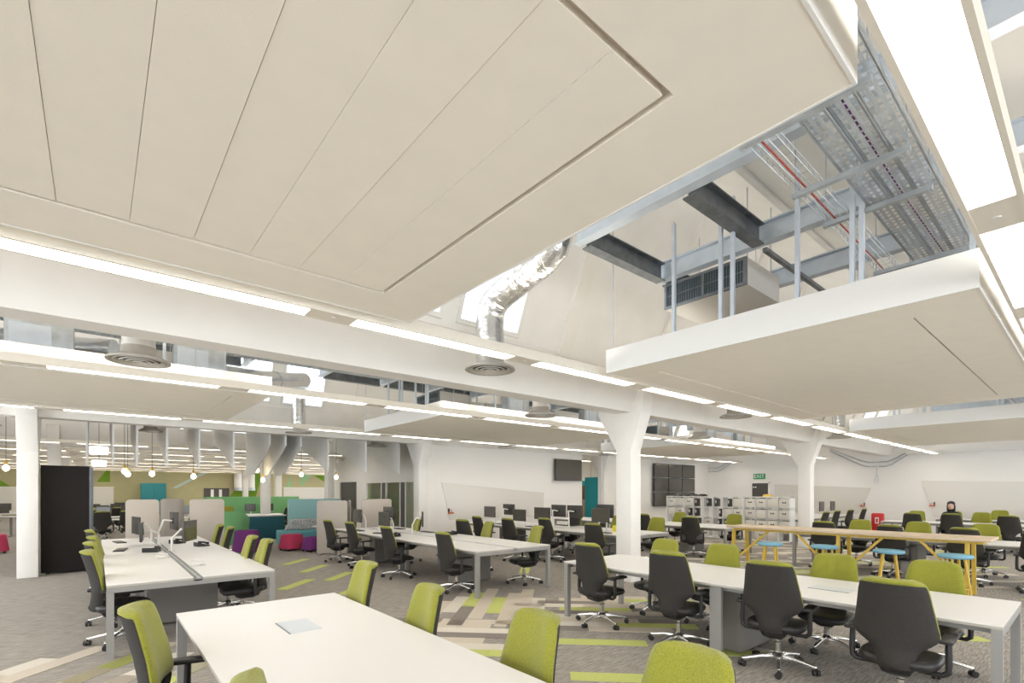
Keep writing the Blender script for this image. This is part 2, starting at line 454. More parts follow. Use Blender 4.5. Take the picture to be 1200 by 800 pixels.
for x in (8.55, 9.45):
    o = thing('wall_duct', 'silver upright ventilation duct on the far khaki wall', 'duct', (x, YFAR-.4, 0), group='upright ducts on the far wall')
    MB().tube([(0,0,3.05),(0,0,1.95)], .30, 16).build('pipe', 'ductwhite', o, smooth=True); MB().lathe([(.33,0),(.33,.22)], 16, (0,0,1.72)).build('cowl', 'galv', o, smooth=True)

# ================================================================ CEILING FITTINGS
ORD_ = ('first', 'second', 'third', 'fourth', 'fifth', 'sixth', 'seventh', 'eighth', 'ninth', 'tenth', 'eleventh', 'twelfth')
# ---- linear lights: 1.68 m diffusers every 2.05 m
def light_run(y, x0, x1, label, z=3.05, w=.17, box=.215, group=None, seg0=-.42, up=True):
    t = thing('linear_light', label, 'ceiling light', ((x0+x1)/2, y, z), group=group)
    cx = (x0+x1)/2
    mb = MB()
    L0, L1 = x0-cx, x1-cx
    hb = box/2; hw = w/2
    mb.box(L0, L1, -hb, -hw, 0, .095); mb.box(L0, L1, hw, hb, 0, .095); mb.box(L0, L1, -hw, hw, .05, .066)
    segs = []; i = -3
    while True:
        a = seg0 + 2.05*i
        if a > x1: break
        b = a + 1.68
        if a >= x0 and b <= x1: segs.append((a-cx, b-cx))
        i += 1
    edges = [L0] + [e for s in segs for e in s] + [L1]
    for q in range(0, len(edges), 2): mb.box(edges[q], edges[q+1], -hw, hw, 0.002, .05)
    mb.build('housing', 'housing', t)
    for (a, b) in segs:
        B(a, b, -hw, hw, .012, .045).build('diffuser', 'diffuserlight' if up else 'diffuserdim', t)
        B(a, b, -hw+.001, hw-.001, .0662, .070).build('uplight_diffuser', 'uplight', t) if up else None
        MB().lathe([(.018,-.004),(.018,.004)], 10, ((b+.2), 0, 0)).build('sensor', 'whiteplastic', t)
    for q in range(int(x0)+1, int(x1), 4): MB().tube([(q-cx,0,.12),(q-cx,0,roofz(y)-z)], .006, 6).build('hanger_rod', 'galv', t)
    return t
light_run(.345, -4.6, 24.3, 'linear light run over the small meeting tables, beside the galvanised cable trays')
light_run(3.97, -4.6, 24.3, 'linear light run between the big ceiling rafts and the row of round air diffusers')
light_run(7.6, -4.6, 24.3, 'linear light run hung behind the first valley beam, beside the rafts over the benches')
light_run(11.45, -4.6, 24.3, 'linear light run in front of the second valley beam, above the white display wall')
for q, y in enumerate((19.2, 23.0, 26.9, 30.7, 34.6, 38.5, 42.2)):
    light_run(y, -4.6, 8.0 if y < 23 else 16, ORD_[q] + ' distant linear light run beyond the hanging baffles, counted toward the khaki wall', group='distant light runs')

light_run(18.4, 8.6, 10.9, 'added linear light that brightens the glazed meeting room of the recess wall', z=2.9, seg0=8.9-2.05*4)  # not a known fitting: added so the room behind the glass looks lit
light_run(15.3, 12.5, 24.2, 'added linear light that brightens the corridor behind the teal opening')  # made-up run, added because no other light reaches the corridor
# ---- ceiling rafts with services
def raft(x0, x1, y0, y1, label, planks=False, z=3.05, t=.27, pan=(.42, .42)):
    r = thing('ceiling_raft', label, 'ceiling raft', (x0, y0, z))
    Lx, Ly = x1-x0, y1-y0
    gx, gy = pan; g = .028
    mb = MB()     # border frame of the raft, open in the middle for the inset panel
    mb.box(0, gx, 0, Ly, .003, t); mb.box(Lx-gx, Lx, 0, Ly, .003, t); mb.box(gx, Lx-gx, 0, gy, .003, t); mb.box(gx, Lx-gx, Ly-gy, Ly, .003, t)
    mb.build('border', 'raft', r)
    B(gx, Lx-gx, gy, Ly-gy, .03, t).build('backing', 'groove', r)
    xs = [gx+g, Lx-gx-g]
    if planks:
        nn = int((xs[1]-xs[0])/.2795); step = .2795
        for i in range(nn):
            a = xs[1]-(i+1)*step; B(a, a+step-.002, gy+g, Ly-gy-g, .004+.0015*(i % 2), .03).build('panel', 'raft', r)
    else:
        B(gx+.012, Lx-gx-.012, gy+.012, Ly-gy-.012, .006, .03).build('panel', 'raft', r)
    # white upstand skins
    s = MB(); s.box(-.012, 0, -.012, Ly+.012, 0, t); s.box(Lx, Lx+.012, -.012, Ly+.012, 0, t); s.box(0, Lx, -.012, 0, 0, t); s.box(0, Lx, Ly, Ly+.012, 0, t)
    s.build('edge_skin', 'raftside', r)
    return r
R = []
def hangers(r, pts):
    for (x, y, zt) in pts:
        MB().bar((x,y,.27), (x,y,min(4.52, roofz(y+r.location[1]))-3.05), .035, .035, (1,0,0)).build('hanger', 'steelblue', r)
r1 = raft(XL+.5, 1.98, .55, 3.68, 'large cream ceiling raft with jointed planks in its recessed centre', True)
r2 = raft(4.62, 10.45, .55, 3.75, 'cream ceiling raft with fan coil unit above it, over the high oak table')
r3 = raft(13.35, 19.2, .55, 3.75, 'cream ceiling raft over the tables near the right wall')
r4 = raft(-3.9, 1.95, 7.78, 11.05, 'cream ceiling raft over the bench with the grey fabric screens')
r5 = raft(4.85, 10.45, 7.78, 11.15, 'cream ceiling raft over the middle benches before the white wall')
r6 = raft(13.4, 19.2, 7.78, 11.15, 'cream ceiling raft over the cube shelving and nine screens')
for r in (r2, r3, r5, r6): hangers(r, [(.12,.70,1.5), (.12,.765,1.5), (.12,1.18,1.5), (.12,1.76,1.5), (.12,1.88,1.5), (.12,2.4,1.5), (2.9,.18,1.4), (2.9,2.9,1.4), (5.6,.18,1.4), (5.6,2.9,1.4), (1.4,.2,1.4), (4.3,.2,1.4)])
hangers(r1, [(5.2,2.6,1.4), (7.0,.3,1.3)])
hangers(r4, [(.6,.25,1.4), (2.0,.25,1.4), (3.3,.25,1.4), (3.42,.25,1.4), (4.6,.25,1.4), (5.3,.25,1.4), (5.6,2.9,1.4)])

def fan_coil(x, y, z, label):
    t = thing('fan_coil_unit', label, 'air conditioner', (x, y, z))
    B(.0, .82, -.5, .5, 0, .30).build('casing', 'ductwhite', t, bevel=.008)
    B(.82, .98, -.36, .36, .03, .27).build('outlet_spigot', 'galv', t)
    g = MB(); g.box(-.03, 0, -.5, .5, 0, .03); g.box(-.03, 0, -.5, .5, .27, .30); g.box(-.03, 0, -.5, -.47, .03, .27); g.box(-.03, 0, .47, .5, .03, .27); g.box(-.03, 0, -.015, .015, .03, .27)
    g.build('filter_frame', 'darksteel', t)
    B(-.012, -.002, -.47, .47, .03, .27).build('filter', 'filter', t)
    w = MB()
    for i in range(31): yy = -.46+.92*i/30; w.box(-.022, -.014, yy-.003, yy+.003, .03, .27)
    w.box(-.022, -.014, -.47, .47, .145, .155)
    w.build('grille_bars', 'darksteel', t)
    for (a, b) in ((.1,-.45), (.1,.45), (.7,-.45), (.7,.45)): MB().tube([(a,b,.3),(a,b,1.1)], .007, 6).build('hanger_rod', 'galv', t)
    return t
fan_coil(5.36, 2.95, 3.88, 'white fan coil unit with dark filter grille above the raft over the oak table')
fan_coil(6.0, 10.2, 3.65, 'white fan coil unit above the raft in front of the white wall')
fan_coil(14.5, 2.6, 3.9, 'white fan coil unit above the raft near the right wall')
fan_coil(.2, 9.9, 3.55, 'white fan coil unit above the raft over the screened bench')
fan_coil(14.6, 10.2, 3.6, 'white fan coil unit above the raft over the cube shelving')

# ---- steelwork under the roof
def steel_i(a, b, h, w, name, m, label, group):
    a = Vector(a); b = Vector(b); mb = MB(); u = Vector((0,0,h/2))
    mb.bar(a+u, b+u, w, .014); mb.bar(a-u, b-u, w, .014); mb.bar(a, b, .012, h)
    return tag(mb.build(name, m), label, 'steel beam', group)
for bay in (0, 1):
    yo = PITCH*bay; lab = ('over the big rafts' if bay == 0 else 'over the benches behind the first valley beam')
    for x in (-2.5, -.9, .7, 2.3, 3.82, 5.27, 6.51, 7.9, 9.4, 11.0, 12.6, 14.2, 15.8, 17.4, 19.0, 20.6, 22.2):
        steel_i((x,-.35+yo,4.31), (x,3.5+yo,4.31), .2, .11, 'tie_beam', 'steelblue', 'pale blue steel tie beam spanning under the roof ' + lab, 'tie beams ' + lab)
    for (xa, xb, y) in ((3.88,5.21,3.42), (3.88,5.21,2.27), (5.33,6.45,3.42), (.76,2.24,3.42), (6.57,7.84,3.42), (11.06,12.54,3.42), (12.66,14.14,2.27), (9.46,10.94,3.42)):
        steel_i((xa,y+yo,4.28), (xb,y+yo,4.28), .2, .12, 'trimmer_beam', 'darksteel', 'dark steel trimmer between tie beams ' + lab, 'trimmers ' + lab)

# ---- cable trays
def tray(x0, x1, y, w, z, label, m='galv', group=None, rot=False):
    t = thing('cable_tray', label, 'cable tray', (x0, y, z), PI/2 if rot else 0, group)
    L = x1-x0; mb = MB()
    mb.box(0, L, -w/2, -w/2+.004, 0, .06); mb.box(0, L, w/2-.004, w/2, 0, .06)
    mb.build('flange', m, t)
    b = MB(); k = max(3, int(w/.045)); pit = w/k
    for i in range(k+1): b.box(0, L, -w/2+i*pit-.011, -w/2+i*pit+.011, 0, .003)
    for i in range(int(L/.07)+1): b.box(i*.07, i*.07+.018, -w/2, w/2, .0002, .0028)
    b.build('perforated_base', m, t)
    return t
for (y, w, z, ql) in ((1.15,.13,3.97,'next to the wire basket'), (1.0,.13,3.99,'holding the purple cable between two others'), (.85,.13,3.97,'next to the light run')):
    tray(1.2, 24.3, y, w, z, 'galvanised perforated cable tray above the big rafts, ' + ql, group='parallel cable trays above the big rafts')
bk = thing('wire_basket', 'open wire cable basket beside the cable trays above the big rafts', 'cable basket', (1.2, 1.43, 3.95))
wb = MB()
for (yy, zz) in ((-.08,0), (-.03,0), (.03,0), (.08,0), (-.08,.05), (.08,.05)): wb.tube([(0,yy,zz),(22,yy,zz)], .0035, 5)
for i in range(0, 220): wb.tube([(i*.1,-.08,.05),(i*.1,-.08,0),(i*.1,.08,0),(i*.1,.08,.05)], .003, 4)
wb.build('wires', 'galv', bk)
tag(MB().tube([(1.3,1.47,3.97),(3.5,1.45,3.975),(7,1.47,3.97),(12,1.46,3.97),(22,1.46,3.97)], .007, 8).build('red_cable', 'redcable', smooth=True), 'red cable lying in the open wire basket', 'cable')
tag(MB().tube([(1.4,1.0,4.02),(5,1.02,4.02),(10,.98,4.02),(22,1.0,4.02)], .006, 8).build('purple_cable', 'purple', smooth=True), 'purple cable lying in the galvanised cable trays', 'cable')
for i, x in enumerate((2.7, 3.25, 4.1, 4.75, 6.2, 7.6, 9.2, 11.0, 13.0)):
    t = thing('tray_bracket', ORD_[i] + ' steel channel bracket under the cable trays, counted from the large jointed raft', 'bracket', (x, 1.17, 3.94), group='tray brackets under the cable trays')
    B(-.02, .02, -.36, .36, -.04, -.005).build('channel', 'galv', t)
    for q in (-.34, .34): MB().tube([(0,q,-.05),(0,q,.75)], .006, 6).build('rod', 'galv', t)
tray(-.9, 4.5, 7.0, .14, 4.2, 'perforated cable tray crossing behind the fan coil unit', rot=True)
tray(13.2, 19.4, 8.28, .22, 3.9, 'perforated cable tray above the raft over the cube shelving')
tray(-3.8, 4.2, 8.35, .35, 3.72, 'perforated cable tray above the raft over the screened bench')
tray(4.9, 10.3, 8.28, .22, 3.72, 'perforated cable tray above the raft in front of the white wall')
tray(13.4, 23, -.55, .3, 4.1, 'perforated cable tray on the far side of the near light run')
tray(2.2, 12, -.3, .12, 4.3, 'narrow cable tray on the far side of the near light run above the oak table')
st = tag(MB().bar((5.0,2.12,4.02), (8.6,2.12,4.02), .04, .04).build('channel_strut', 'darksteel'), 'thin dark steel channel strut hung across the fan coil unit', 'strut')

# ---- ducts and round diffusers
def diffuser(x, y, z, label, duct=None, group=None, r=.30, h=.42, dm='foil', dk=.52):
    t = thing('air_diffuser', label, 'air diffuser', (x, y, z), group=group)
    MB().lathe([(r*.5,.16),(r*.5,.075),(r*.88,.006),(r*.90,0),(r,0),(r*1.0,.02),(r*.72,.06),(r*.55,.09),(r*.55,.16)], 32, cap=False).build('outer_cone', 'diffuser', t, smooth=True, sharp=60)
    for i, q in enumerate((.80, .60, .40, .2)):
        MB().lathe([(r*q,-.004*i),(r*q-.030,.016-.004*i),(r*q-.034,.024-.004*i),(r*q+.002,.008-.004*i),(r*q,-.004*i)], 28, cap=False).build('ring_blade', 'diffring', t, smooth=True)
    MB().lathe([(r*.80,.026),(r*.60,.06)], 24).build('throat_shade', 'diffdark', t)  # dark disc standing in for the shade in the gaps between the rings
    if duct: pts = duct
    else: pts = [(0,0,.13), (0,0,.3), (0,0,roofz(y)-z)]
    # corrugated foil duct
    path = []
    for a, b in zip(pts[:-1], pts[1:]):
        a = Vector(a); b = Vector(b); nn = max(2, int((b-a).length/.035))
        for i in range(nn): path.append(a.lerp(b, i/nn))
    path.append(Vector(pts[-1]))
    rr = [r*dk*(1 + .02*math.sin(i*2.1)) for i in range(len(path))]
    MB().tube(path, rr, 18).build('flexible_duct', dm, t, smooth=True)
    return t
def arc(c, r0, a0, a1, u, w, n=7):
    c = Vector(c); u = Vector(u); w = Vector(w)
    return [tuple(c + u*(r0*math.cos(a0+(a1-a0)*i/n)) + w*(r0*math.sin(a0+(a1-a0)*i/n))) for i in range(n+1)]
diffuser(3.62, 4.72, 3.11, 'round ceiling diffuser under a shiny bent foil duct between the two big rafts',
         duct=[(0,0,.13),(0,0,.62),(.0,-.03,.74),(.03,-.1,.83),(.05,-.2,.88),(.12,-.55,1.02),(.17,-.75,1.10),(.2,-.88,1.2),(.2,-.95,1.36),(.2,-.96,1.55)], dk=.56)
for x, lab in ((9.85,'round ceiling diffuser beside the light run in front of the column among the benches'), (15.9,'round ceiling diffuser beside the light run near the right wall')):
    diffuser(x, 4.74, 3.15, lab, h=.8)
diffuser(.37, 6.95, 3.11, 'round ceiling diffuser on a pale duct behind the first valley beam, over the screened bench', h=.5, dm='ductwhite', r=.30)
diffuser(6.55, 6.95, 3.11, 'round ceiling diffuser behind the first valley beam, over the middle benches', h=.5, dm='ductwhite')
diffuser(12.4, 6.95, 3.08, 'round ceiling diffuser behind the first valley beam, before the cube shelving', h=.5, dm='ductwhite')
diffuser(3.73, 12.4, 3.06, 'round ceiling diffuser under a foil duct in front of the second valley beam', duct=[(0,0,.13),(0,0,.9),(.02,-.15,1.1),(-.1,-.6,1.14),(-.2,-.92,1.1)])
diffuser(10.2, 12.4, 3.06, 'round ceiling diffuser in front of the white wall with the single screen', h=.5)
diffuser(15.2, 12.4, 3.06, 'round ceiling diffuser in front of the wall opening', h=.5)
diffuser(1.015, 14.78, 3.1, 'round ceiling diffuser behind the second valley beam beside the hanging baffles', h=.5, r=.245)
diffuser(6.8, 14.75, 3.08, 'round ceiling diffuser behind the second valley beam by the recess wall', h=.5)
diffuser(-1.75, 14.3, 2.98, 'round ceiling diffuser on a foil duct behind the white column with the dark folding screen', h=.7)
def pipe_duct(pts, r, label, m='foil'):
    path = []
    for a, b in zip(pts[:-1], pts[1:]):
        a = Vector(a); b = Vector(b); nn = max(2, int((b-a).length/.12))
        for i in range(nn): path.append(a.lerp(b, i/nn))
    path.append(Vector(pts[-1]))
    t = thing('ventilation_duct', label, 'duct', pts[0])
    o = Vector(pts[0])
    MB().tube([p-o for p in path], [r*(1+.025*(i % 2)) for i in range(len(path))], 14).build('pipe', m, t, smooth=True)
    for q in range(3, len(path)-2, 12):
        dd = (path[q+1]-path[q]).normalized()
        MB().tube([path[q]-o-dd*.02, path[q]-o+dd*.02], r*1.07, 14).build('clamp_band', 'galv', t)
pipe_duct([(-3.9,8.9,3.55),(-.4,8.9,3.55),(.2,8.6,3.55)], .16, 'silver ventilation duct on top of the raft over the screened bench')
pipe_duct([(1.2,9.2,3.55),(2.1,9.5,3.6),(2.9,10.7,3.9),(3.55,11.5,4.14)], .17, 'silver duct leaving the raft over the screened bench towards the foil drop')
pipe_duct([(7.2,10.2,3.75),(8.4,9.3,3.65),(10.4,9.0,3.6)], .15, 'silver duct on top of the raft in front of the white wall')
for i, (x, y) in enumerate(((-2.6,8.1), (-1.2,8.15), (-.5,8.1), (1.1,8.1), (6.9,8.1), (9.3,8.1), (15,8.1), (17,8.1))):
    t = thing('control_box', ORD_[i] + ' grey control box on the rafts behind the first valley beam, toward the wall', 'control box', (x, y, 3.32), group='control boxes on the rafts')
    B(-.3, .3, -.1, .1, 0, .32).build('casing', 'galv', t, bevel=.01); B(-.26, .1, -.115, -.1, .04, .28).build('cover', 'steelblue', t)

# ---- conduits on the right wall under the valley ends
for (yc, lab) in ((5.95, 'pair of steel conduits drooping on the right wall under the first valley'), (13.1, 'pair of steel conduits drooping on the right wall beside the nine screens')):
    t = thing('conduit_pair', lab, 'conduit', (XR-.06, yc, 2.7))
    for dz in (0, .18):
        pts = [(0,1.7,.72+dz*.5),(0,.55,.06+dz),(0,.3,-.02+dz),(0,-.3,-.02+dz),(0,-.5,.04+dz),(0,-1.0,.42+dz*.5)]
        if yc > 10: pts = [(0,.15,-.02+dz),(0,-.3,-.02+dz),(0,-.5,.04+dz),(0,-1.1,.42+dz*.5)]
        MB().tube(pts, .022, 8).build('conduit', 'galv', t, smooth=True)
    B(-.02, .05, -.07, .07, -.05, .03).build('junction_box', 'ductwhite', t); B(-.02, .05, -.09, .09, .13, .20).build('junction_box', 'ductwhite', t)
    if yc < 10: MB().tube([(0,0,-.06),(-.02,.02,-.4),(-.02,.08,-.62),(-.02,0,-.7),(-.02,-.06,-.6),(0,-.01,-.35)], .012, 6).build('cable_loop', 'galv', t, smooth=True)
struct(B(XR-.12, XR, 1.0, 5.0, 3.12, 3.22).build('trim_9', 'raftside'))

# ---- hanging baffles and pendant bulbs of the lounge
for i, (x, style) in enumerate(((-.15,0), (.3,0), (.73,0), (1.3,0), (1.95,0), (2.7,0), (3.55,1), (3.95,1), (4.35,1), (5.1,0), (6.23,0), (7.33,0))):
    ya, yb = 14.25, 16.9
    if style == 0: poly = [(ya,2.22),(ya,roofz(ya)-.005),(yb,roofz(yb)-.005),(yb,3.05),(15.6,2.72)]
    else: poly = [(ya,2.9),(ya,roofz(ya)-.005),(yb,roofz(yb)-.005),(yb,2.15),(16.0,2.15),(15.0,2.55),(14.6,2.75)]
    o = MB().prism(poly, 'x', x-.02, x+.02).build('acoustic_baffle', 'white')
    tag(o, ORD_[i] + ' white hanging baffle from the folding screen, ' + ('with slanted lower edge' if style == 0 else 'stepped down at its inner end'), 'baffle', 'hanging baffles type ' + 'ab'[style])
for (x, y, z) in ((.56,16,2.17), (.63,16.1,2.10), (1.13,16,2.12), (2.05,16,2.07), (3.63,16,2.28), (3.84,16.2,2.0), (4.89,16,2.18), (5.98,16,2.12), (-1.56,16,2.19), (18.9,16.4,2.0)):
    t = thing('pendant_lamp', 'bare bulb pendant lamp with brass holder on a thin cord over the lounge' if x < 10 else 'bare bulb pendant lamp in the teal corridor opening', 'pendant lamp', (x, y, z), group='bare bulb pendants' if x < 10 else None)
    MB().tube([(0,0,.16),(0,0,roofz(y)-z)], .005, 6).build('cord', 'plastic', t)
    MB().lathe([(.022,.06),(.026,.08),(.026,.16),(.01,.18)], 10).build('holder', 'yellowwood', t, smooth=True)
    MB().lathe([(.005,-.07),(.03,-.06),(.055,-.03),(.06,0),(.05,.03),(.03,.06),(.02,.08)], 12).build('bulb', 'bulb', t, smooth=True)
t = thing('lantern_pendant', 'white glowing square pendant lantern in two tiers over the lounge', 'pendant lamp', (.07, 18, 2.62))
B(-.2, .2, -.2, .2, .08, .28).build('upper_shade', 'lantern', t, bevel=.02); B(-.16, .16, -.16, .16, -.26, -.1).build('lower_shade', 'lantern', t, bevel=.02); MB().tube([(0,0,.28),(0,0,roofz(18)-2.62)], .006, 6).build('cord', 'plastic', t); MB().tube([(0,0,-.1),(0,0,.08)], .01, 6).build('stem', 'plastic', t)

# ================================================================ FURNITURE
# ---- office chair (faces +x), prototype meshes shared by all copies
def lerp_tab(tab, t):
    for (a, va), (b, vb) in zip(tab[:-1], tab[1:]):
        if t <= b: return va + (vb-va)*(t-a)/(b-a)
    return tab[-1][1]
WB = [(0,.120),(.012,.150),(.035,.178),(.07,.195),(.14,.207),(.3,.222),(.5,.243),(.57,.254),(.62,.254),(.665,.240),(.71,.208),(.76,.165),(.82,.135),(.9,.118),(1,.110)]
XB = [(0,-.335),(.15,-.305),(.4,-.262),(.6,-.238),(.75,-.235),(1,-.262)]
ZT, HB = 1.085, .655
def back_solid(ts, nu, front, rear, wscale=1.0, dz=0.0):
    rings = []
    for t in ts:
        w = lerp_tab(WB, t)*wscale; x = lerp_tab(XB, t); z = ZT - t*HB + dz
        ring = []
        for i in range(nu+1):
            u = -1 + 2*i/nu; ring.append((x + .055*u*u + front(u, t), w*u, z))
        for i in range(nu, -1, -1):
            u = -1 + 2*i/nu; ring.append((x + .055*u*u - rear(u, t), w*u, z))
        rings.append(ring)
    return MB().rings(rings)
tsF = [0,.006,.018,.04,.065,.09,.16,.28,.4,.52,.62,.67,.70]
tsS = [.055,.07,.10,.16,.28,.4,.52,.57,.62,.665,.71,.76,.82,.9,.985,1.0]
def endr(t, a, b): return max(.12, min(1, min((t-a)/.03+.25, (b-t)/.03+.25)))
def cush_front(u, t): return (.012 + .045*(1-u**6))*endr(t, 0, .70)
def cush_rear(u, t): return (.052 if t < .035 else max(.002, .052-.9*(t-.035)))*(1-u**8)*endr(t, 0, .9)
def shell_rear(u, t): return (.012 + .030*(1-u**4))*endr(t, .0, 1.0)
cushion_me = back_solid(tsF, 12, cush_front, cush_rear, 1.012, .006).mesh('backrest', 'green', smooth=True, sharp=75)
shell_me = back_solid(tsS, 12, lambda u, t: -.001 if t < .70 else .016, shell_rear).mesh('back_shell', 'charcoal', smooth=True, sharp=75)
def seat_rings():
    rs = []
    for (z, k, dx) in ((.430,.80,0), (.436,.93,0), (.455,1.0,0), (.480,1.0,0), (.500,.96,0), (.508,.86,0), (.511,.6,0)):
        ring = []
        for i in range(28):
            a = 2*PI*i/28; c, s_ = math.cos(a), math.sin(a)
            rx = .245*k*abs(c)**.55*(1 if c >= 0 else -1); ry = .245*k*abs(s_)**.55*(1 if s_ >= 0 else -1)
            ring.append((rx + .0, ry*(1.0 if c > -.3 else .95), z - (.02*max(0, rx/.245)**3)))
        rs.append(ring)
    return rs
seat_me = MB().rings(seat_rings()).mesh('seat', 'vinyl', smooth=True, sharp=75)
mech = MB().rings([[(x*k-.03, y*k, z) for (x, y) in ((-.17,-.10),(.13,-.10),(.13,.10),(-.17,.10))] for (z, k) in ((.345,.5),(.375,.85),(.425,1.0),(.436,1.0))])
mech.bar((-.16,0,.40), (-.262,0,.46), .12, .03)
mech_me = mech.mesh('mechanism', 'plastic', bevel=.006)
arm_me = {}
for sgn in (-1, 1):
    m_ = MB().tube([(-.10,sgn*.12,.415),(-.10,sgn*.255,.415),(-.10,sgn*.285,.44),(-.10,sgn*.288,.50),(-.095,sgn*.285,.655)], [.017,.019,.021,.021,.019], 8)
    pad = MB().box(-.19, .10, sgn*.28-.043, sgn*.28+.043, .652, .682)
    arm_me[sgn] = (m_.mesh('arm', 'plastic', smooth=True), pad.mesh('arm_pad', 'plastic', bevel=.012))
gas_me = MB().lathe([(.027,.10),(.027,.27),(.019,.275),(.019,.36)], 12).mesh('gas_column', 'chrome', smooth=True)
hub_me = MB().lathe([(.045,.085),(.055,.095),(.055,.125),(.03,.15)], 14).mesh('base_hub', 'chrome', smooth=True)
leg_me = MB().rings([[(.035,-.03,.088),(.035,.03,.088),(.035,.024,.13),(.035,-.024,.13)], [(.15,-.022,.092),(.15,.022,.092),(.15,.017,.122),(.15,-.017,.122)], [(.30,-.018,.066),(.30,.018,.066),(.30,.014,.090),(.30,-.014,.090)], [(.325,-.014,.068),(.325,.014,.068),(.325,.011,.086),(.325,-.011,.086)]]).mesh('base_leg', 'chrome', bevel=.004)
cs = MB()
for q in (-.018, .018): cs.tube([(0,q-.011,.028),(0,q+.011,.028)], .028, 12)
cs.tube([(0,0,.03),(0,0,.07)], .009, 8); cs.rings([[(.0,-.03,.03),(.0,.03,.03),(.03,.03,.035),(.03,-.03,.035)], [(.0,-.026,.056),(.0,.026,.056),(.024,.026,.05),(.024,-.026,.05)]])
castor_me = cs.mesh('castor', 'plastic', smooth=True)
def make_chair(arms):
    t = thing('office_chair', 'proto', 'chair')
    link('back_shell', shell_me, t); link('backrest', cushion_me, t); link('seat', seat_me, t); link('mechanism', mech_me, t)
    if arms:
        for sgn in (-1, 1):
            a = link('arm', arm_me[sgn][0], t); link('arm_pad', arm_me[sgn][1], a)
    link('gas_column', gas_me, t); hb = link('base_hub', hub_me, t)
    for i in range(5):
        a = 2*PI*i/5 + .3; l = link('base_leg', leg_me, t, None, a)
        c = link('castor', castor_me, l, (.318, 0, 0), .7*i)
    return t
protoA = make_chair(True); proto_used = []
def chair(x, y, rz, label, group, dz=0.0, swivel=None):
    """x, y: middle of the seat; rz: direction the sitter faces; dz: seat height setting"""
    if not proto_used: c = protoA; proto_used.append(1)
    else: c = copy_tree(protoA)
    c.location = (x, y, 0); c.rotation_euler[2] = rz; c['label'] = label; c['category'] = 'chair'; c['group'] = group
    sw = random.uniform(-.6, .6) if swivel is None else swivel
    for ch in c.children:
        nm = ch.name.split('.')[0]
        if nm in ('back_shell', 'backrest', 'seat', 'mechanism', 'arm'): ch.location[2] += dz
        elif nm == 'gas_column' and dz: ch.location[2] += dz*.5
        elif nm == 'base_leg': ch.rotation_euler[2] += sw
    return c
EAST, WEST, NORTH, SOUTH = 0.0, PI, PI/2, -PI/2
rj = lambda a: random.uniform(-a, a)

# ---- tables and benches
def table(x0, x1, y0, y1, label, group=None, hatch=None, mid=True, panel=True):
    t = thing('meeting_table', label, 'table', ((x0+x1)/2, (y0+y1)/2, 0), group=group)
    w = (x1-x0)/2; l = (y1-y0)/2; z = .73
    for (a, b) in ((-l, l),):
        B(-w, w, a, b, z-.006, z).build('table_top', 'laminate', t); B(-w, w, a, b, z-.025, z-.006).build('edge_band', 'deskedge', t)
    f = MB()
    for sx in (-1, 1): f.box(sx*(w-.12)-.025, sx*(w-.12)+.025, -l+.06, l-.06, z-.075, z-.025)
    for yy in (-l+.03, l-.03): f.box(-w+.001, w-.001, yy-.03, yy+.03, z-.075, z-.0255)
    f.build('under_frame', 'deskframe', t)
    for sx in (-1, 1):
        for yy in (-l+.03, l-.03): B(sx*(w-.03)-.03, sx*(w-.03)+.03, yy-.03, yy+.03, 0, z-.0751).build('leg', 'deskframe', t)
        if mid: B(sx*(w-.05)-.02, sx*(w-.05)+.02, -.06, .06, 0, z-.0255).build('leg', 'deskframe', t)
    if panel: B(-.36, .36, -.16, .16, .02, z-.08).build('support_panel', 'deskpanel', t)
    for hy in (hatch or []):
        B(-.10, .10, hy-.17, hy+.17, z, z+.004).build('cable_hatch', 'hatch', t); B(-.11, -.10, hy-.17, hy+.17, z, z+.003).build('hatch_slot', 'darksteel', t)
    return t
def bench(x0, x1, y0, y1, nn, label, group=None, panels=(.22, .78)):
    t = thing('bench_desk', label, 'desk', ((x0+x1)/2, (y0+y1)/2, 0), group=group)
    w = (x1-x0)/2; l = (y1-y0)/2; z = .73; st = 2*l/nn
    for i in range(nn):
        a = -l+i*st+.002; b = a+st-.004
        for (p, q) in ((-w, -.045), (.045, w)):
            B(p, q, a, b, z-.006, z).build('desk_top', 'laminate', t); B(p, q, a, b, z-.025, z-.006).build('edge_band', 'deskedge', t)
    B(-.04, .04, -l, l, z-.04, z-.012).build('cable_channel', 'deskframe', t)
    B(-.012, .012, -l, l, z-.010, z-.002).build('screen_rail', 'galv', t)
    f = MB()
    for sx in (-1, 1): f.box(sx*(w-.14)-.025, sx*(w-.14)+.025, -l+.06, l-.06, z-.08, z-.025)
    for yy in (-l+.03, l-.03): f.box(-w+.001, w-.001, yy-.03, yy+.03, z-.08, z-.0255)
    f.build('under_frame', 'deskframe', t)
    for sx in (-1, 1):
        for yy in (-l+.03, l-.03): B(sx*(w-.03)-.03, sx*(w-.03)+.03, yy-.03, yy+.03, 0, z-.0751).build('leg', 'deskframe', t)
        B(sx*(w-.4)-.03, sx*(w-.4)+.03, -.03, .03, 0, z-.08).build('leg', 'deskframe', t)
    for q in panels: B(-.38, .38, -l+2*l*q-.14, -l+2*l*q+.14, .02, z-.09).build('support_panel', 'deskpanel', t)
    return t
table(.47, 1.68, .42, 4.54, 'white meeting table with metal cable hatch, set before the bench with grey fabric screens', hatch=[1.09])
table(4.77, 5.97, .44, 4.60, 'white meeting table with cable hatch, lined by charcoal-backed chairs beside the high oak table', hatch=[-.86])
table(11.9, 13.1, .45, 4.45, 'white meeting table behind the blue stools of the high oak table')
table(18.75, 19.95, .45, 4.45, 'white meeting table by the right wall where the person sits')
table(21.6, 22.5, .2, 3.6, 'white meeting table closest to the right wall board', panel=False)
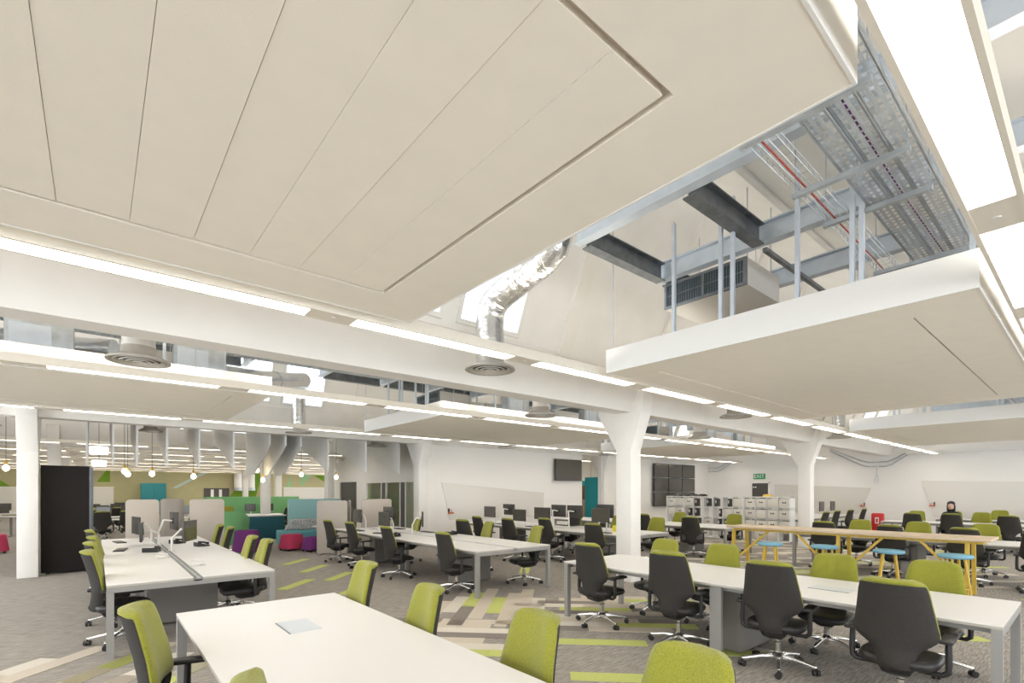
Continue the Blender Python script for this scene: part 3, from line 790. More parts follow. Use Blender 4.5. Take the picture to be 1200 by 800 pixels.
bench(.08, 1.63, 6.32, 12.38, 4, 'white double bench desk with monitors, ending at the grey fabric screens')
bench(4.50, 6.08, 6.20, 12.20, 4, 'white double bench desk with monitors before the beige screens and recess wall')
bench(8.45, 10.0, 6.35, 12.25, 4, 'white double bench desk in front of the wall with the single screen')
bench(12.05, 13.5, 6.05, 12.1, 4, 'white double bench desk beside the white cube shelving')
bench(17.7, 23.0, 6.35, 7.8, 1, 'white desk with small monitors behind the cube shelving by the right wall', panels=())

ORD = ('first', 'second', 'third', 'fourth', 'fifth', 'sixth', 'seventh', 'eighth', 'ninth', 'tenth', 'eleventh', 'twelfth')
def row(xs, ys_, rz, label, group, dz=0, jit=.07):
    for i, (x, y) in enumerate(zip(xs, ys_)): chair(x, y, rz + rj(jit), label.replace('{o}', ORD[i]), group, dz + rj(.008))
row([1.56,1.56,1.62,1.72], [4.24,3.15,2.07,1.17], WEST-.06, '{o} lime chair from the screened bench, on the walkway side of the hatch table', 'walkway chairs of the near hatch table', -.05)
chair(.46, 3.36, EAST-.25, 'lime office chair with black arms pulled out on the plain carpet at the hatch table', 'plain side chairs of the near hatch table', .0)
chair(.72, 1.86, EAST-.05, 'lime office chair tucked in on the plain carpet side of the hatch table', 'plain side chairs of the near hatch table', -.02)
row([4.86,4.80,4.93,4.66], [4.04,2.93,1.97,.98], EAST+.05, '{o} charcoal-backed chair from the white column, on the walkway side of the white table', 'walkway chairs beside the oak table', .01)
row([5.92,5.90,5.93,6.0], [3.98,3.12,1.88,1.06], WEST, '{o} green-fronted chair from the white column, between white table and high oak table', 'chairs between white table and oak table', -.055)
row([.24,.25,.27,.23], [6.95,8.05,9.1,10.6], EAST, '{o} lime chair from the hatch table, on the folding screen side of the bench', 'folding screen side chairs of the screened bench')
row([1.45,1.42,1.53,1.5], [7.15,7.85,10.0,10.75], WEST-.1, '{o} lime chair from the hatch table, on the lounge side of the screened bench', 'lounge side chairs of the screened bench')
row([4.43,4.5,4.5,4.62], [11.65,10.5,8.75,6.95], EAST, '{o} charcoal-backed chair from the beige screens, on the open side of their bench', 'open side chairs of the beige screen bench', -.035)
row([5.62,6.02,5.95], [10.55,8.3,6.75], WEST-.25, '{o} green-fronted chair from the beige screens, on the wall screen side of their bench', 'display wall side chairs of the beige screen bench')
chair(6.6, 9.35, EAST+.2, 'charcoal office chair turned away between the two middle benches', 'turned chairs between benches')
row([7.75,7.75,8.35,7.85], [10.3,9.1,8.45,6.55], EAST, '{o} charcoal-backed chair from the white wall, at the bench before the single screen', 'outer chairs of the single screen bench')
row([10.35,10.3,10.1], [9.75,8.2,6.9], WEST, '{o} green-fronted chair from the white wall, at the bench before the single screen', 'inner chairs of the single screen bench')
chair(9.9, 9.4, NORTH, 'charcoal office chair standing askew at the end of the single screen bench', 'askew chairs', .0)
row([11.75,11.9], [6.75,8.3], EAST+.25, '{o} charcoal-backed chair from the oak table, at the bench beside the cube shelving', 'outer chairs of the shelving bench')
row([13.6,13.55], [6.7,8.4], WEST, '{o} green-fronted chair from the oak table, between its bench and the cube shelving', 'inner chairs of the shelving bench', -.02)
row([11.95,11.9,11.95,11.75], [3.78,2.62,1.55,.62], EAST, '{o} charcoal-backed chair behind the blue stools, counted from the cube shelving', 'outer chairs of the table behind the oak table', .0)
row([13.25,13.3,13.35], [3.6,2.55,1.5], WEST, '{o} green-fronted chair beyond the table behind the oak table, counted from the cube shelving', 'inner chairs of the table behind the oak table', -.02)
row([18.75,18.7,18.75], [3.62,2.75,1.6], EAST, '{o} charcoal-backed chair from the extinguisher stand, facing the person across the table', 'outer chairs of the person table', .0)
row([20.15,20.2,20.15], [3.88,2.35,1.2], WEST, '{o} green-fronted chair from the extinguisher stand, on the side of the seated person', 'inner chairs of the person table', .0)
row([22.7,22.7], [2.2,1.3], WEST, '{o} green chair from the extinguisher stand, at the table closest to the wall board', 'chairs of the wall table', .0)
row([17.55,18.55,19.9,21.35], [5.85,5.85,5.85,5.85], NORTH, '{o} charcoal chair in profile from the cube shelving, at the small monitor desk', 'chairs of the small monitor desk')

# ---- high oak table and stools
t = thing('high_table', 'long oak high table with slanted yellow wooden legs', 'table', (10.5, 3.05, 0))
B(-.42, .42, -2.0, 2.0, .905, .945).build('table_top', 'oak', t, bevel=.004)
B(-.3, .3, -1.9, 1.9, .86, .905).build('under_frame', 'yellowwood', t)
for yy in (-1.72, 0, 1.9):
    for sx in (-1, 1): MB().bar((sx*.28,yy,.87), (sx*.36,yy,0), .07, .05, (0,1,0)).build('leg', 'yellowwood', t)
for (ya, yb) in ((-1.15,-1.72), (-.65,-.1), (.7,.1), (1.2,1.86)):
    MB().bar((-.30,ya,.87), (-.33,yb,.25), .035, .035, (0,1,0)).build('brace', 'yellowwood', t)
def stool(x, y, rz, o_):
    t = thing('bar_stool', o_ + ' blue-seated round stool at the oak table, counted from the cube shelving', 'stool', (x, y, 0), rz, 'blue stools at the oak table')
    MB().lathe([(.17,.65),(.20,.655),(.215,.675),(.21,.70),(.18,.71),(.05,.712)], 24).build('seat', 'bluefab', t, smooth=True)
    for i in range(4):
        a = PI/4 + i*PI/2; c, s_ = math.cos(a), math.sin(a)
        MB().tube([(.11*c,.11*s_,.66),(.20*c,.20*s_,0)], [.020,.015], 10).build('leg', 'yellowwood', t, smooth=True)
    MB().lathe([(.158,.20),(.170,.20),(.170,.212),(.158,.212),(.158,.20)], 20, cap=False).build('foot_ring', 'yellowwood', t, smooth=True)
for i, (x, y, a) in enumerate(((9.62,3.98,.2), (9.86,3.16,.9), (9.9,2.24,.3), (9.95,1.43,.6))): stool(x, y, a, ORD[i])

# ---- monitors on arms, keyboards, desk clutter
def monitor(x, y, face, label, group, zc=1.02, tilt=0.0, size=(.52,.32), base=None, z=.73):
    """face: direction the screen looks"""
    t = thing('monitor', label, 'monitor', (x, y, z), face, group)
    w, h = size; zz = zc - z
    B(-.018, .018, -w/2, w/2, zz-h/2, zz+h/2).build('panel', 'monitor', t, bevel=.004)
    B(.0185, .0195, -w/2+.012, w/2-.012, zz-h/2+.015, zz+h/2-.012).build('screen', 'tvscreen', t)
    bx, by = base or (-.28, .04)
    MB().tube([(bx,by,.0),(bx,by,.20)], .018, 10).build('arm_post', 'whiteplastic', t, smooth=True)
    MB().lathe([(.05,0),(.05,.012)], 14, (bx,by,0)).build('clamp_base', 'whiteplastic', t)
    a = MB().tube([(bx,by,.19),((bx-.02)*.55,by+.09,zz+.02)], .016, 8).build('lower_arm', 'whiteplastic', t, smooth=True)
    MB().tube([((bx-.02)*.55,by+.09,zz+.02),(-.02,0,zz)], .014, 8).build('upper_arm', 'whiteplastic', t, smooth=True)
    B(-.03, -.016, -.05, .05, zz-.05, zz+.05).build('bracket', 'plastic', t)
    return t
def keyboard(x, y, rz, label, group):
    t = thing('keyboard', label, 'keyboard', (x, y, .73), rz, group)
    B(-.07, .07, -.21, .21, 0, .016).build('body', 'plastic', t, bevel=.003)
    k = MB()
    for i in range(4):
        for j in range(12): k.box(-.06+i*.031, -.036+i*.031, -.2+j*.0335, -.173+j*.0335, .0162, .02)
    k.build('keys', 'monitor', t)
def phone(x, y, rz, label, group):
    t = thing('desk_phone', label, 'phone', (x, y, .73), rz, group)
    MB().prism([(-.09,0),(.09,0),(.09,.02),(-.09,.07)], 'y', -.1, .1).build('body', 'plastic', t)
    MB().tube([(-.08,-.075,.075),(0,-.075,.072),(.08,-.075,.045)], [.022,.014,.022], 8).build('handset', 'plastic', t, smooth=True)
for (x, y, f, zc, nm) in ((.58,11.65,PI+.15,1.02,'dark monitor seen almost edge-on at the screened bench, nearest the dark folding screen'), (.60,10.55,PI-.1,.97,'dark monitor on a white arm facing the folding screen side of the screened bench'),
                          (1.08,10.75,.1,1.13,'dark monitor held high on a white arm at the screened bench'), (1.14,9.3,-.45,1.04,'dark monitor tilted toward the lounge side of the screened bench')):
    monitor(x, y, f, nm, 'monitors on the screened bench', zc, base=(-.24, -.02))
for (x, y, f, g) in ((.33,11.5,0,1), (.30,9.95,0,1), (.66,9.4,1.2,0), (1.12,10.65,.5,0), (1.38,9.85,.2,0)):
    if g: keyboard(x, y, f+rj(.3), 'black keyboard lying on the screened bench', 'keyboards on the screened bench')
    else: phone(x, y, f, 'black desk phone lying on the screened bench', 'phones on the screened bench')
for (x, y) in ((.70,8.4), (.98,7.3)):
    t = thing('cable_coil', 'coil of white cable lying beside the centre gap of the screened bench', 'cable', (x, y, .73), group='cable coils on the screened bench')
    MB().tube([(.09*math.cos(i*.6)*(1-.01*i), .07*math.sin(i*.6), .012+.0022*i) for i in range(26)], .006, 6).build('coil', 'whiteplastic', t, smooth=True)
    B(-.05, .03, -.03, .03, 0, .035).build('plug', 'whiteplastic', t, bevel=.006)
for (x, y, f, zc) in ((5.02,12.0,PI,1.05), (5.02,10.5,PI,1.03), (5.52,11.3,.0,1.12), (5.55,9.7,-.5,1.05)):
    monitor(x, y, f, 'dark monitor on a white arm at the bench before the beige screens', 'monitors on the beige screen bench', zc, base=(-.22, 0))
for (x, y, f) in ((4.8,10.2,.2), (4.75,11.3,0), (5.8,9.9,.1), (5.75,11.2,0)): keyboard(x, y, f, 'black keyboard on the bench before the beige screens', 'keyboards on the beige screen bench')
for (x, y) in ((4.72,9.4), (5.85,9.0)): phone(x, y, .4, 'black desk phone on the bench before the beige screens', 'phones on the beige screen bench')
for (x, y, f, zc) in ((9.0,11.75,PI,1.05), (9.45,11.4,0,1.12), (9.0,10.4,PI,1.0), (9.35,9.85,PI+.2,1.06), (9.45,9.32,0,1.14), (9.45,8.74,0,1.14), (9.1,7.6,PI,1.1), (9.45,7.75,0,1.18)):
    monitor(x, y, f, 'dark monitor on a white arm at the bench in front of the single wall screen', 'monitors on the single screen bench', zc, base=(-.2, .02))
for (x, y) in ((8.75,10.9), (8.75,9.6), (9.75,9.5), (8.7,7.2)): keyboard(x, y, 0, 'black keyboard on the bench in front of the single wall screen', 'keyboards on the single screen bench')
for (x, y) in ((20.2,6.95), (21.4,6.95), (22.6,6.95)):
    monitor(x, y, -PI/2, 'small dark monitor on the wall desk behind the cube shelving', 'small wall desk monitors', 1.08, size=(.46,.38))
t = tag(B(-.14, .14, -.1, .1, 0, .14).build('desk_box', 'yellowp', None, (9.3, 7.2, .73), bevel=.01), 'yellow box on the bench in front of the single wall screen', 'box')
t = tag(MB().lathe([(.10,0),(.10,.02),(.07,.03),(.02,.5),(.03,.52)], 12).build('yellow_cone', 'yellowp', None, (16.35, 12.75, 1.0), smooth=True), 'yellow cone standing on the white cupboard beside the teal opening', 'cone')
cb = thing('low_cupboard', 'low white cupboard against the wall beside the teal opening', 'cupboard', (16.45, 12.85, 0))
B(-.4, .4, -.3, .3, .05, 1.0).build('body', 'white', cb); B(-.4, -.01, -.32, -.3, .07, .98).build('door', 'white', cb); B(.01, .4, -.32, -.3, .07, .98).build('door', 'white', cb); B(-.38, .38, -.28, .28, 0, .05).build('plinth', 'deskedge', cb)

# ---- wall screens and boards
def wall_tv(x0, x1, z0, z1, y, label, group=None):
    t = thing('wall_screen', label, 'screen', ((x0+x1)/2, y, (z0+z1)/2), group=group)
    w = (x1-x0)/2; h = (z1-z0)/2
    B(-w, w, -.06, 0, -h, h).build('casing', 'plastic', t, bevel=.006)
    B(-w+.015, w-.015, -.064, -.060, -h+.015, h-.015).build('display', 'tvscreen', t)
    B(-.15, .15, 0, .10, -.15, .15).build('wall_bracket', 'darksteel', t)
    return t
wall_tv(13.15, 14.6, 2.06, 2.88, 13.19, 'single wide dark screen on the white wall beside the teal opening')
for i in range(3):
    for j in range(3):
        wall_tv(19.5+1.17*i, 20.64+1.17*i, .97+.67*j, 1.61+.67*j, 13.19, 'dark wall screen, ' + ('left', 'middle', 'right')[i].replace('left', 'opening side').replace('right', 'corner side') + ' of the ' + ('bottom', 'middle', 'top')[j] + ' row in the nine screen bank', 'nine screen bank ' + ('bottom', 'middle', 'top')[j] + ' row')
o = thing('writing_wall', 'slanted cream writing board on the white wall left of the single screen'.replace(' left of', ' beside'), 'whiteboard', (10.5, 13.3, 0))
MB().prism([(-2.22,1.93),(2.19,1.61),(2.15,.75),(-1.9,.75)], 'y', -.025, -.002).build('board_panel', 'board', o)
MB().bar((-2.22,-.015,1.935), (2.19,-.015,1.615), .03, .012).build('top_trim', 'raftside', o)
o = thing('writing_wall', 'cream writing board on the right wall between exit door and drooping conduits', 'whiteboard', (XR, 8.1, 0))
MB().prism([(-1.95,1.80),(1.87,2.0),(1.87,.7),(-1.5,.7)], 'x', -.025, -.002).build('board_panel', 'board', o); MB().bar((-.015,-1.95,1.805), (-.015,1.87,2.005), .03, .012).build('top_trim', 'raftside', o)
o = thing('writing_wall', 'cream writing board on the right wall behind the seated person', 'whiteboard', (XR, 2.4, 0))
MB().prism([(2.12,2.07),(-2.4,1.95),(-2.4,.7),(1.75,.7)], 'x', -.025, -.002).build('board_panel', 'board', o); MB().bar((-.015,2.12,2.075), (-.015,-2.4,1.955), .03, .012).build('top_trim', 'raftside', o)
for (loc, lab, rz) in (((XR-.05,6.45,1.02),'orange and black pen tray by the board near the red extinguisher stand',0), ((XR-.05,4.2,1.08),'orange and black pen tray by the board behind the seated person',0), ((8.6,13.24,.95),'orange and black pen tray on the white wall behind the middle bench',-PI/2)):
    t = thing('pen_tray', lab, 'pen tray', loc, rz)
    B(-.05, .04, -.09, .09, 0, .05).build('tray', 'orange', t, bevel=.01); B(-.04, .0, -.09, -.05, .05, .17).build('eraser', 'plastic', t)
    MB().tube([(-.02,.03,.05),(-.02,.03,.13)], .012, 6).build('pen', 'redpaint', t)

# ---- red extinguisher stand
t = thing('extinguisher_stand', 'red fire extinguisher stand with white symbol by the right wall', 'fire point', (22.6, 5.45, 0))
B(-.12, .12, -.19, .19, 0, .84).build('body', 'redpaint', t, bevel=.05); B(-.128, -.12, -.06, .06, .45, .68).build('symbol_plate', 'white', t); B(-.13, -.127, -.03, .03, .49, .64).build('symbol', 'redpaint', t)

# ---- cube shelving with storage boxes
for u in range(3):
    y0 = 6.42 + u*1.50
    t = thing('cube_shelf', ['white cube shelving unit next to the column', 'white cube shelving unit between two others', 'white cube shelving unit nearest the nine screens'][u], 'shelf', (17.0, y0, 0))
    f = MB(); cs_ = .36; th = .015
    for i in range(5): f.box(0, .39, i*(cs_+.004)+.0, i*(cs_+.004)+th*(2 if i in (0,4) else 1), 0, 1.47)
    for j in range(5): f.box(0, .39, 0, 1.47, j*(cs_+.0025), j*(cs_+.0025)+th*(2 if j in (0,4) else 1))
    f.build('frame', 'white', t)
    # boxes in some cells
    full = {0: [(0,3),(1,3),(2,3),(3,3),(0,2),(1,2),(2,2),(3,2),(0,1),(1,1),(2,1),(3,1),(2,0),(1,0)], 1: [(0,3),(0,2),(1,2),(3,1)], 2: [(1,3),(2,3),(3,3),(2,2),(3,2),(1,1)]}[u]
    for (i, j) in full:
        by = y0 + i*(cs_+.004) + .034; bz = j*(cs_+.0025) + .034
        b = thing('storage_box', 'white storage box with cut-out handle in the ' + ('unit next to the column', 'middle shelving unit', 'unit nearest the nine screens')[u] + (' , lowest shelf', ', second shelf', ', third shelf', ', top shelf')[j].replace(' ,', ','), 'box', (17.02, by, bz), group='storage boxes unit %d shelf %d' % (u, j))
        B(0, .34, 0, .315, 0, .29).build('body', 'board', b, bevel=.006)
        if (i+j+u) % 3 != 1: MB().prism([(.10,.15),(.215,.15),(.215,.20),(.19,.20),(.19,.175),(.125,.175),(.125,.20),(.10,.20)], 'x', -.004, -.0005).build('handle', 'plastic', b)
    for (i, j, kx) in {0: [], 1: [(1,3,.1),(2,3,.2),(2,2,.05),(1,1,.2),(3,3,.15),(2,1,.1)], 2: [(0,3,.2),(0,2,.2),(0,1,.15),(1,2,.1)]}[u]:
        by = y0 + i*(cs_+.004) + .04; bz = j*(cs_+.0025) + .032
        b = thing('binder', 'dark ring binder standing in the ' + ('', 'middle shelving unit', 'unit nearest the nine screens')[u], 'binder', (17.05, by+kx, bz), group='dark binders unit %d' % u)
        B(0, .25, 0, .075, 0, .28).build('cover', 'monitor', b, bevel=.004); B(-.001, .0, .02, .055, .12, .22).build('spine_label', 'white', b)
for (y, m_) in ((10.15,'plastic'), (10.5,'monitor'), (9.5,'plastic'), (9.82,'monitor'), (7.2,'yellowwood')):
    o = MB().prism([(-.14,0),(.14,0),(.10,.05),(-.05,.09)], 'y', -.12, .12).build('desk_gadget', m_, None, (17.2, y, 1.475), bevel=.01)
    tag(o, {'plastic': 'black phone lying on top of the cube shelving', 'monitor': 'dark grey tray lying on top of the cube shelving', 'yellowwood': 'small brown wedge on top of the shelving near the column'}[m_], 'gadget', 'gadgets on top of the shelving ' + m_ if m_ != 'yellowwood' else None)

# ---- dark folding screen beside the column
t = thing('folding_screen', 'tall black fabric folding screen standing beside the white column', 'partition', (-.44, 13.55, 0))
for i in range(5):
    B(-.40+.022*i, .34+.012*i, .0+.12*i, .07+.12*i, .03, 2.18-.005*i).build('panel', 'blackfab', t, bevel=.006)
    B(.34+.012*i, .352+.012*i, .0+.12*i, .07+.12*i, .03, 2.18-.005*i).build('edge_post', 'darksteel', t)
for (x, y) in ((-.3,.03), (.3,.03), (.35,.5), (-.2,.5)): MB().lathe([(.03,0),(.03,.03)], 10, (x,y,0)).build('foot', 'plastic', t)

# ---- fabric screens at the bench ends
def fabric_screen(x0, y0, x1, y1, z0, z1, label, m='screenfab', th=.04, feet=True):
    t = thing('fabric_screen', label, 'screen divider', ((x0+x1)/2, (y0+y1)/2, 0), math.atan2(y1-y0, x1-x0))
    L = math.hypot(x1-x0, y1-y0)/2; c = .06
    poly = [(-L,z0),(L,z0),(L,z1-c),(L-.02,z1-.02),(L-c,z1),(-L+c,z1),(-L+.02,z1-.02),(-L,z1-c)]
    MB().prism(poly, 'y', -th/2, th/2).build('panel', m, t, bevel=.008)
    if feet:
        for sx in (-1, 1): B(sx*(L-.12)-.03, sx*(L-.12)+.03, -.2, .2, 0, .03 if z0 > .03 else z0).build('foot', 'deskframe', t)
        if z0 > .03:
            for sx in (-1, 1): B(sx*(L-.12)-.015, sx*(L-.12)+.015, -.015, .015, .03, z0).build('post', 'deskframe', t)
    return t
fabric_screen(.46, 12.72, 1.02, 12.72, .05, 1.49, 'pale grey fabric screen at the end of the bench, on the folding screen side')
fabric_screen(1.04, 12.72, 1.48, 13.0, .05, 1.50, 'darker grey fabric screen angled between two paler ones', 'screenfab2')
fabric_screen(1.56, 12.75, 2.22, 12.75, .05, 1.49, 'pale grey fabric screen at the bench end on the lounge side')
fabric_screen(4.46, 13.3, 5.08, 12.8, .03, 1.42, 'beige fabric screen next to the teal sofa back')
fabric_screen(5.22, 12.95, 5.34, 13.4, .03, 1.42, 'beige fabric screen set edgewise between two others', 'screenfab2')
fabric_screen(5.42, 12.72, 6.3, 12.72, .03, 1.45, 'beige fabric screen at the end of the bench before the recess wall')

# ---- lounge
def pouf(x, y, r, h, m_, label, rz=0.0):
    t = thing('pouf_stool', label, 'stool', (x, y, 0), rz)
    rings = []
    for (z, k) in ((.06,1.0), (.08,1.03), (h-.05,.84), (h-.015,.83), (h,.76)):
        ring = []
        for i in range(24):
            a = 2*PI*i/24; c, s_ = math.cos(a), math.sin(a)
            ring.append((r*k*abs(c)**.6*(1 if c >= 0 else -1), r*k*abs(s_)**.6*(1 if s_ >= 0 else -1), z))
        rings.append(ring)
    MB().rings(rings).build('cushion', m_, t, smooth=True, sharp=60)
    for (a, b) in ((-1,-1), (1,-1), (1,1), (-1,1)): MB().lathe([(.025,0),(.03,.06)], 8, (a*r*.7, b*r*.7, 0)).build('foot', 'plastic', t)
pouf(4.25, 14.75, .30, .45, 'pink', 'crimson fabric pouf in front of the teal sofa', .3)
pouf(4.62, 14.1, .26, .40, 'purple', 'purple fabric pouf half hidden by the beige screen', .2)
pouf(-2.1, 19.1, .3, .5, 'pink', 'crimson fabric pouf beyond the white column with the folding screen', .1)
t = thing('lounge_sofa', 'teal lounge sofa with high back and patterned cushion beside the beige screen', 'sofa', (5.15, 15.75, 0), -.1)
B(-.95, .95, -.45, .55, .05, .47).build('seat_base', 'tealfab', t, bevel=.03); B(-.75, .55, -.40, .45, .0, .05).build('plinth', 'plastic', t)
B(-.62, .95, .45, .60, .47, 1.42).build('back_panel', 'tealpale', t, bevel=.02)
MB().prism([(-.75,.47),(.95,.47),(.95,.80),(-.55,.80)], 'y', .22, .45).build('back_cushion', 'pattern', t, bevel=.04)
t = thing('side_table', 'small white side table beside the teal sofa cushion', 'table', (5.15, 15.05, 0))
MB().lathe([(.22,.60),(.22,.62)], 20).build('top', 'laminate', t); MB().tube([(0,0,0),(0,0,.6)], .02, 8).build('stem', 'chrome', t); MB().lathe([(.16,0),(.16,.012)], 16).build('base', 'chrome', t)
t = thing('lounge_counter', 'dark teal counter with white top in the lounge', 'counter', (4.35, 18.9, 0))
B(-.75, .75, -.4, .4, 0, .80).build('body', 'tealdark', t, bevel=.02); B(-.78, .78, -.43, .43, .80, .84).build('top', 'laminate', t)
def wing_chair(x, y, rz, m_, label):
    t = thing('lounge_chair', label, 'armchair', (x, y, 0), rz)
    # enveloping shell swept around the seat
    inner, outer = [], []
    rings = []
    for (z, k, zz) in ((.18,.62,0), (.45,.86,0), (.8,1.0,0), (1.12,1.05,0)):
        ring = []
        for i in range(15):
            a = math.radians(70 + 220*i/14); hh = z - (.34*(abs(i-7)/7)**2 if z > .7 else 0)
            ring.append((.38*k*math.cos(a), .38*k*math.sin(a), hh))
        for i in range(14, -1, -1):
            a = math.radians(70 + 220*i/14); hh = z - (.34*(abs(i-7)/7)**2 if z > .7 else 0)
            ring.append((.33*k*math.cos(a), .33*k*math.sin(a), hh))
        rings.append(ring)
    MB().rings(rings).build('shell', m_, t, smooth=True, sharp=60)
    MB().lathe([(.27,.34),(.31,.37),(.31,.43),(.27,.46)], 20).build('seat', m_, t, smooth=True)
    MB().tube([(0,0,.05),(0,0,.35)], .03, 8).build('stem', 'chrome', t); MB().lathe([(.24,0),(.22,.03),(.03,.06)], 18).build('base', 'chrome', t)
wing_chair(2.95, 15.6, 1.2, 'mintfab', 'green wing-back lounge chair turned toward the dark teal counter')
wing_chair(2.6, 17.3, .2, 'mintfab', 'green wing-back lounge chair half hidden by the grey fabric screen')
pouf(3.1, 14.75, .3, .62, 'purple', 'purple tapered lounge seat beside the green wing-back chair', .5)
t = thing('booth_screen', 'long green upholstered booth screen in front of the far desks', 'screen divider', (6.1, 24.6, 0))
B(-2.6, 1.3, -.06, .06, .02, 1.42).build('panel', 'mintfab', t, bevel=.02); B(-2.6, -2.48, -.9, -.06, .02, 1.42).build('return_panel', 'mintfab', t, bevel=.02)

# ---- far desks and chairs
def far_desk(x, y, lab, L=1.6, rz=0, grp='far desks'):
    t = thing('far_desk', lab, 'desk', (x, y, 0), rz, grp)
    B(-L/2, L/2, -.4, .4, .705, .73).build('desk_top', 'laminate', t)
    for sx in (-1, 1): B(sx*(L/2-.2)-.035, sx*(L/2-.2)+.035, -.05, .05, .03, .705).build('leg', 'deskframe', t); B(sx*(L/2-.2)-.04, sx*(L/2-.2)+.04, -.35, .35, 0, .03).build('foot', 'deskframe', t)
for (x, y) in ((.55,21.3), (.55,23.3), (.3,26), (1.2,29), (-3.4,23), (-3.0,26), (-2.6,30), (2.9,21.2), (5.2,22.4)):
    lab = 'white desk in the far office area before the whiteboard' if x > -1 and x < 2 else 'white desk in the far office area behind the white column' if x < 0 else 'white desk in the far office area beyond the lounge counter'
    far_desk(x, y, lab, grp='far desks ' + lab[-12:])
    for q in (-.35, .35): monitor(x+q, y+.05, -PI/2+q, 'small dark monitor on a far desk ' + ('before the whiteboard' if -1 < x < 2 else 'behind the white column' if x < 0 else 'beyond the lounge counter'), 'far monitors ' + lab[-12:], 1.0, size=(.4,.3), base=(-.12,0))
for (x, y, rz) in ((.15,20.6,NORTH), (.9,20.65,NORTH), (0,22.6,NORTH), (.0,24.2,SOUTH), (.7,25.2,NORTH), (1.0,28.1,NORTH), (-3.2,22.2,NORTH), (-3.9,22.2,NORTH), (-2.9,25.2,NORTH), (2.6,20.5,NORTH), (3.3,22.2,SOUTH), (6.0,21.6,NORTH), (4.3,23.4,SOUTH), (6.4,22.9,WEST), (6.9,24.0,WEST), (7.4,25.5,WEST), (7.2,27,EAST), (6.4,28,EAST)):
    chair(x, y, rz+rj(.5), 'distant office chair in the far office area ' + ('before the whiteboard' if -1 < x < 2 else 'behind the white column' if x < 0 else 'beyond the lounge counter'), 'far chairs ' + ('a' if -1 < x < 2 else 'b' if x < 0 else 'c'))

# ---- the seated person
t = thing('person', 'person with long black hair seated at the table by the right wall, facing the room', 'person', (20.35, 3.02, 0), PI)
# body: one skinned surface
J = {'pelvis': (-.02,0,.52,.15), 'belly': (.0,0,.68,.135), 'chest': (.02,0,.88,.15), 'neckb': (.03,0,1.03,.07), 'neck': (.045,0,1.10,.05),
     'shl': (.02,.17,.98,.065), 'ell': (.10,.22,.74,.045), 'wrl': (.34,.14,.76,.03), 'hal': (.42,.12,.755,.034),
     'shr': (.02,-.17,.98,.065), 'elr': (.10,-.22,.74,.045), 'wrr': (.34,-.14,.76,.03), 'har': (.42,-.12,.755,.034),
     'hil': (.02,.10,.52,.10), 'knl': (.42,.12,.52,.065), 'anl': (.40,.12,.09,.045), 'tol': (.54,.12,.04,.04),
     'hir': (.02,-.10,.52,.10), 'knr': (.42,-.12,.52,.065), 'anr': (.40,-.12,.09,.045), 'tor': (.54,-.12,.04,.04)}
EG = [('pelvis','belly'),('belly','chest'),('chest','neckb'),('neckb','neck'),('chest','shl'),('shl','ell'),('ell','wrl'),('wrl','hal'),('chest','shr'),('shr','elr'),('elr','wrr'),('wrr','har'),
      ('pelvis','hil'),('hil','knl'),('knl','anl'),('anl','tol'),('pelvis','hir'),('hir','knr'),('knr','anr'),('anr','tor')]
keys = list(J); me = bpy.data.meshes.new('body'); me.from_pydata([J[k][:3] for k in keys], [(keys.index(a), keys.index(b)) for a, b in EG], [])
bo = bpy.data.objects.new('body', me); COL.objects.link(bo)
sk = bo.modifiers.new('skin', 'SKIN'); bo.modifiers.new('sub', 'SUBSURF').levels = 1
for i, k in enumerate(keys):
    me.skin_vertices[0].data[i].radius = (J[k][3]*.8, J[k][3]); me.skin_vertices[0].data[i].use_root = (k == 'pelvis')
bpy.context.view_layer.update()
bm_ = bpy.data.meshes.new_from_object(bo.evaluated_get(bpy.context.evaluated_depsgraph_get())); bpy.data.objects.remove(bo)
bm_.materials.clear(); bm_.materials.append(MAT['cloth'])
for p in bm_.polygons: p.use_smooth = True
link('body', bm_, t)
hd = []
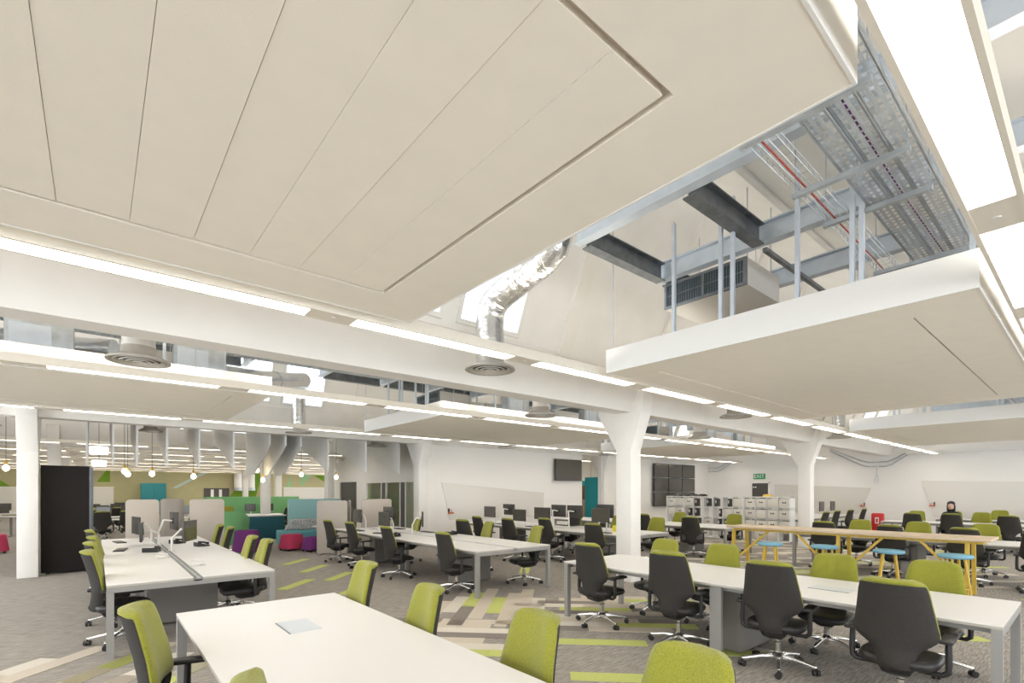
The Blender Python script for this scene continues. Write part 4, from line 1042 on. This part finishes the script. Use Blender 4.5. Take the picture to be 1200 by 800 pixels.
for i in range(13):
    v = i/12; zz = 1.10 + .235*v; k = math.sin(PI*min(1, .12+v*.86))**.55
    ring = []
    for j in range(20):
        a = 2*PI*j/20; c, s_ = math.cos(a), math.sin(a)
        rx = .098*k; ry = .076*k
        px = rx*c + (.006 if c > .3 and .3 < v < .5 else 0)
        if c > .93 and .38 < v < .56: px += .022*(1-abs(v-.44)/.13)      # nose
        if v < .25 and c < 0: px *= .7
        ring.append((.05+px, ry*s_, zz))
    hd.append(ring)
MB().rings(hd).build('head', 'skin', t, smooth=True, sharp=80)
hr = []
for i in range(15):
    v = i/14; zz = .98 + .375*v; k = 1.0 if v < .55 else math.sqrt(max(.01, 1-((v-.55)/.452)**2))
    ring = []
    for j in range(22):
        a = math.radians(62) + math.radians(236)*j/21
        ring.append((.035+.118*k*math.cos(a), .105*k*math.sin(a), zz))
    for j in range(21, -1, -1):
        a = math.radians(62) + math.radians(236)*j/21
        ring.append((.035+.095*k*math.cos(a), .080*k*math.sin(a), zz-.004))
    hr.append(ring)
MB().rings(hr).build('hair', 'hair', t, smooth=True, sharp=80)
MB().lathe([(.09,-.02),(.098,.02),(.08,.06),(.04,.085),(.005,.09)], 18, (.03,0,1.27)).build('fringe', 'hair', t, smooth=True)
for s_ in (-1, 1):
    MB().lathe([(.002,-.008),(.010,0),(.002,.008)], 8, (.137, s_*.032, 1.225)).build('eye', 'hair', t, smooth=True)
    hx, hy = .42, s_*.12
    for q in range(4):
        L = (.07,.08,.076,.06)[q]; yy = hy + (q-1.5)*.017
        MB().tube([(hx+.02,yy,.757),(hx+.035+L*.5,yy,.762),(hx+.03+L,yy,.745)], [.008,.008,.006], 6).build('finger', 'skin', t, smooth=True)
    MB().tube([(hx-.01,hy-s_*.03,.757),(hx+.02,hy-s_*.055,.757),(hx+.05,hy-s_*.06,.748)], [.010,.009,.007], 6).build('thumb', 'skin', t, smooth=True)
MB().tube([(.139,-.022,1.165),(.142,0,1.163),(.139,.022,1.165)], .005, 6).build('mouth', 'pink', t, smooth=True)
chair(20.4, 3.02, WEST, 'office chair the person is sitting on by the right wall', 'chair of the person')
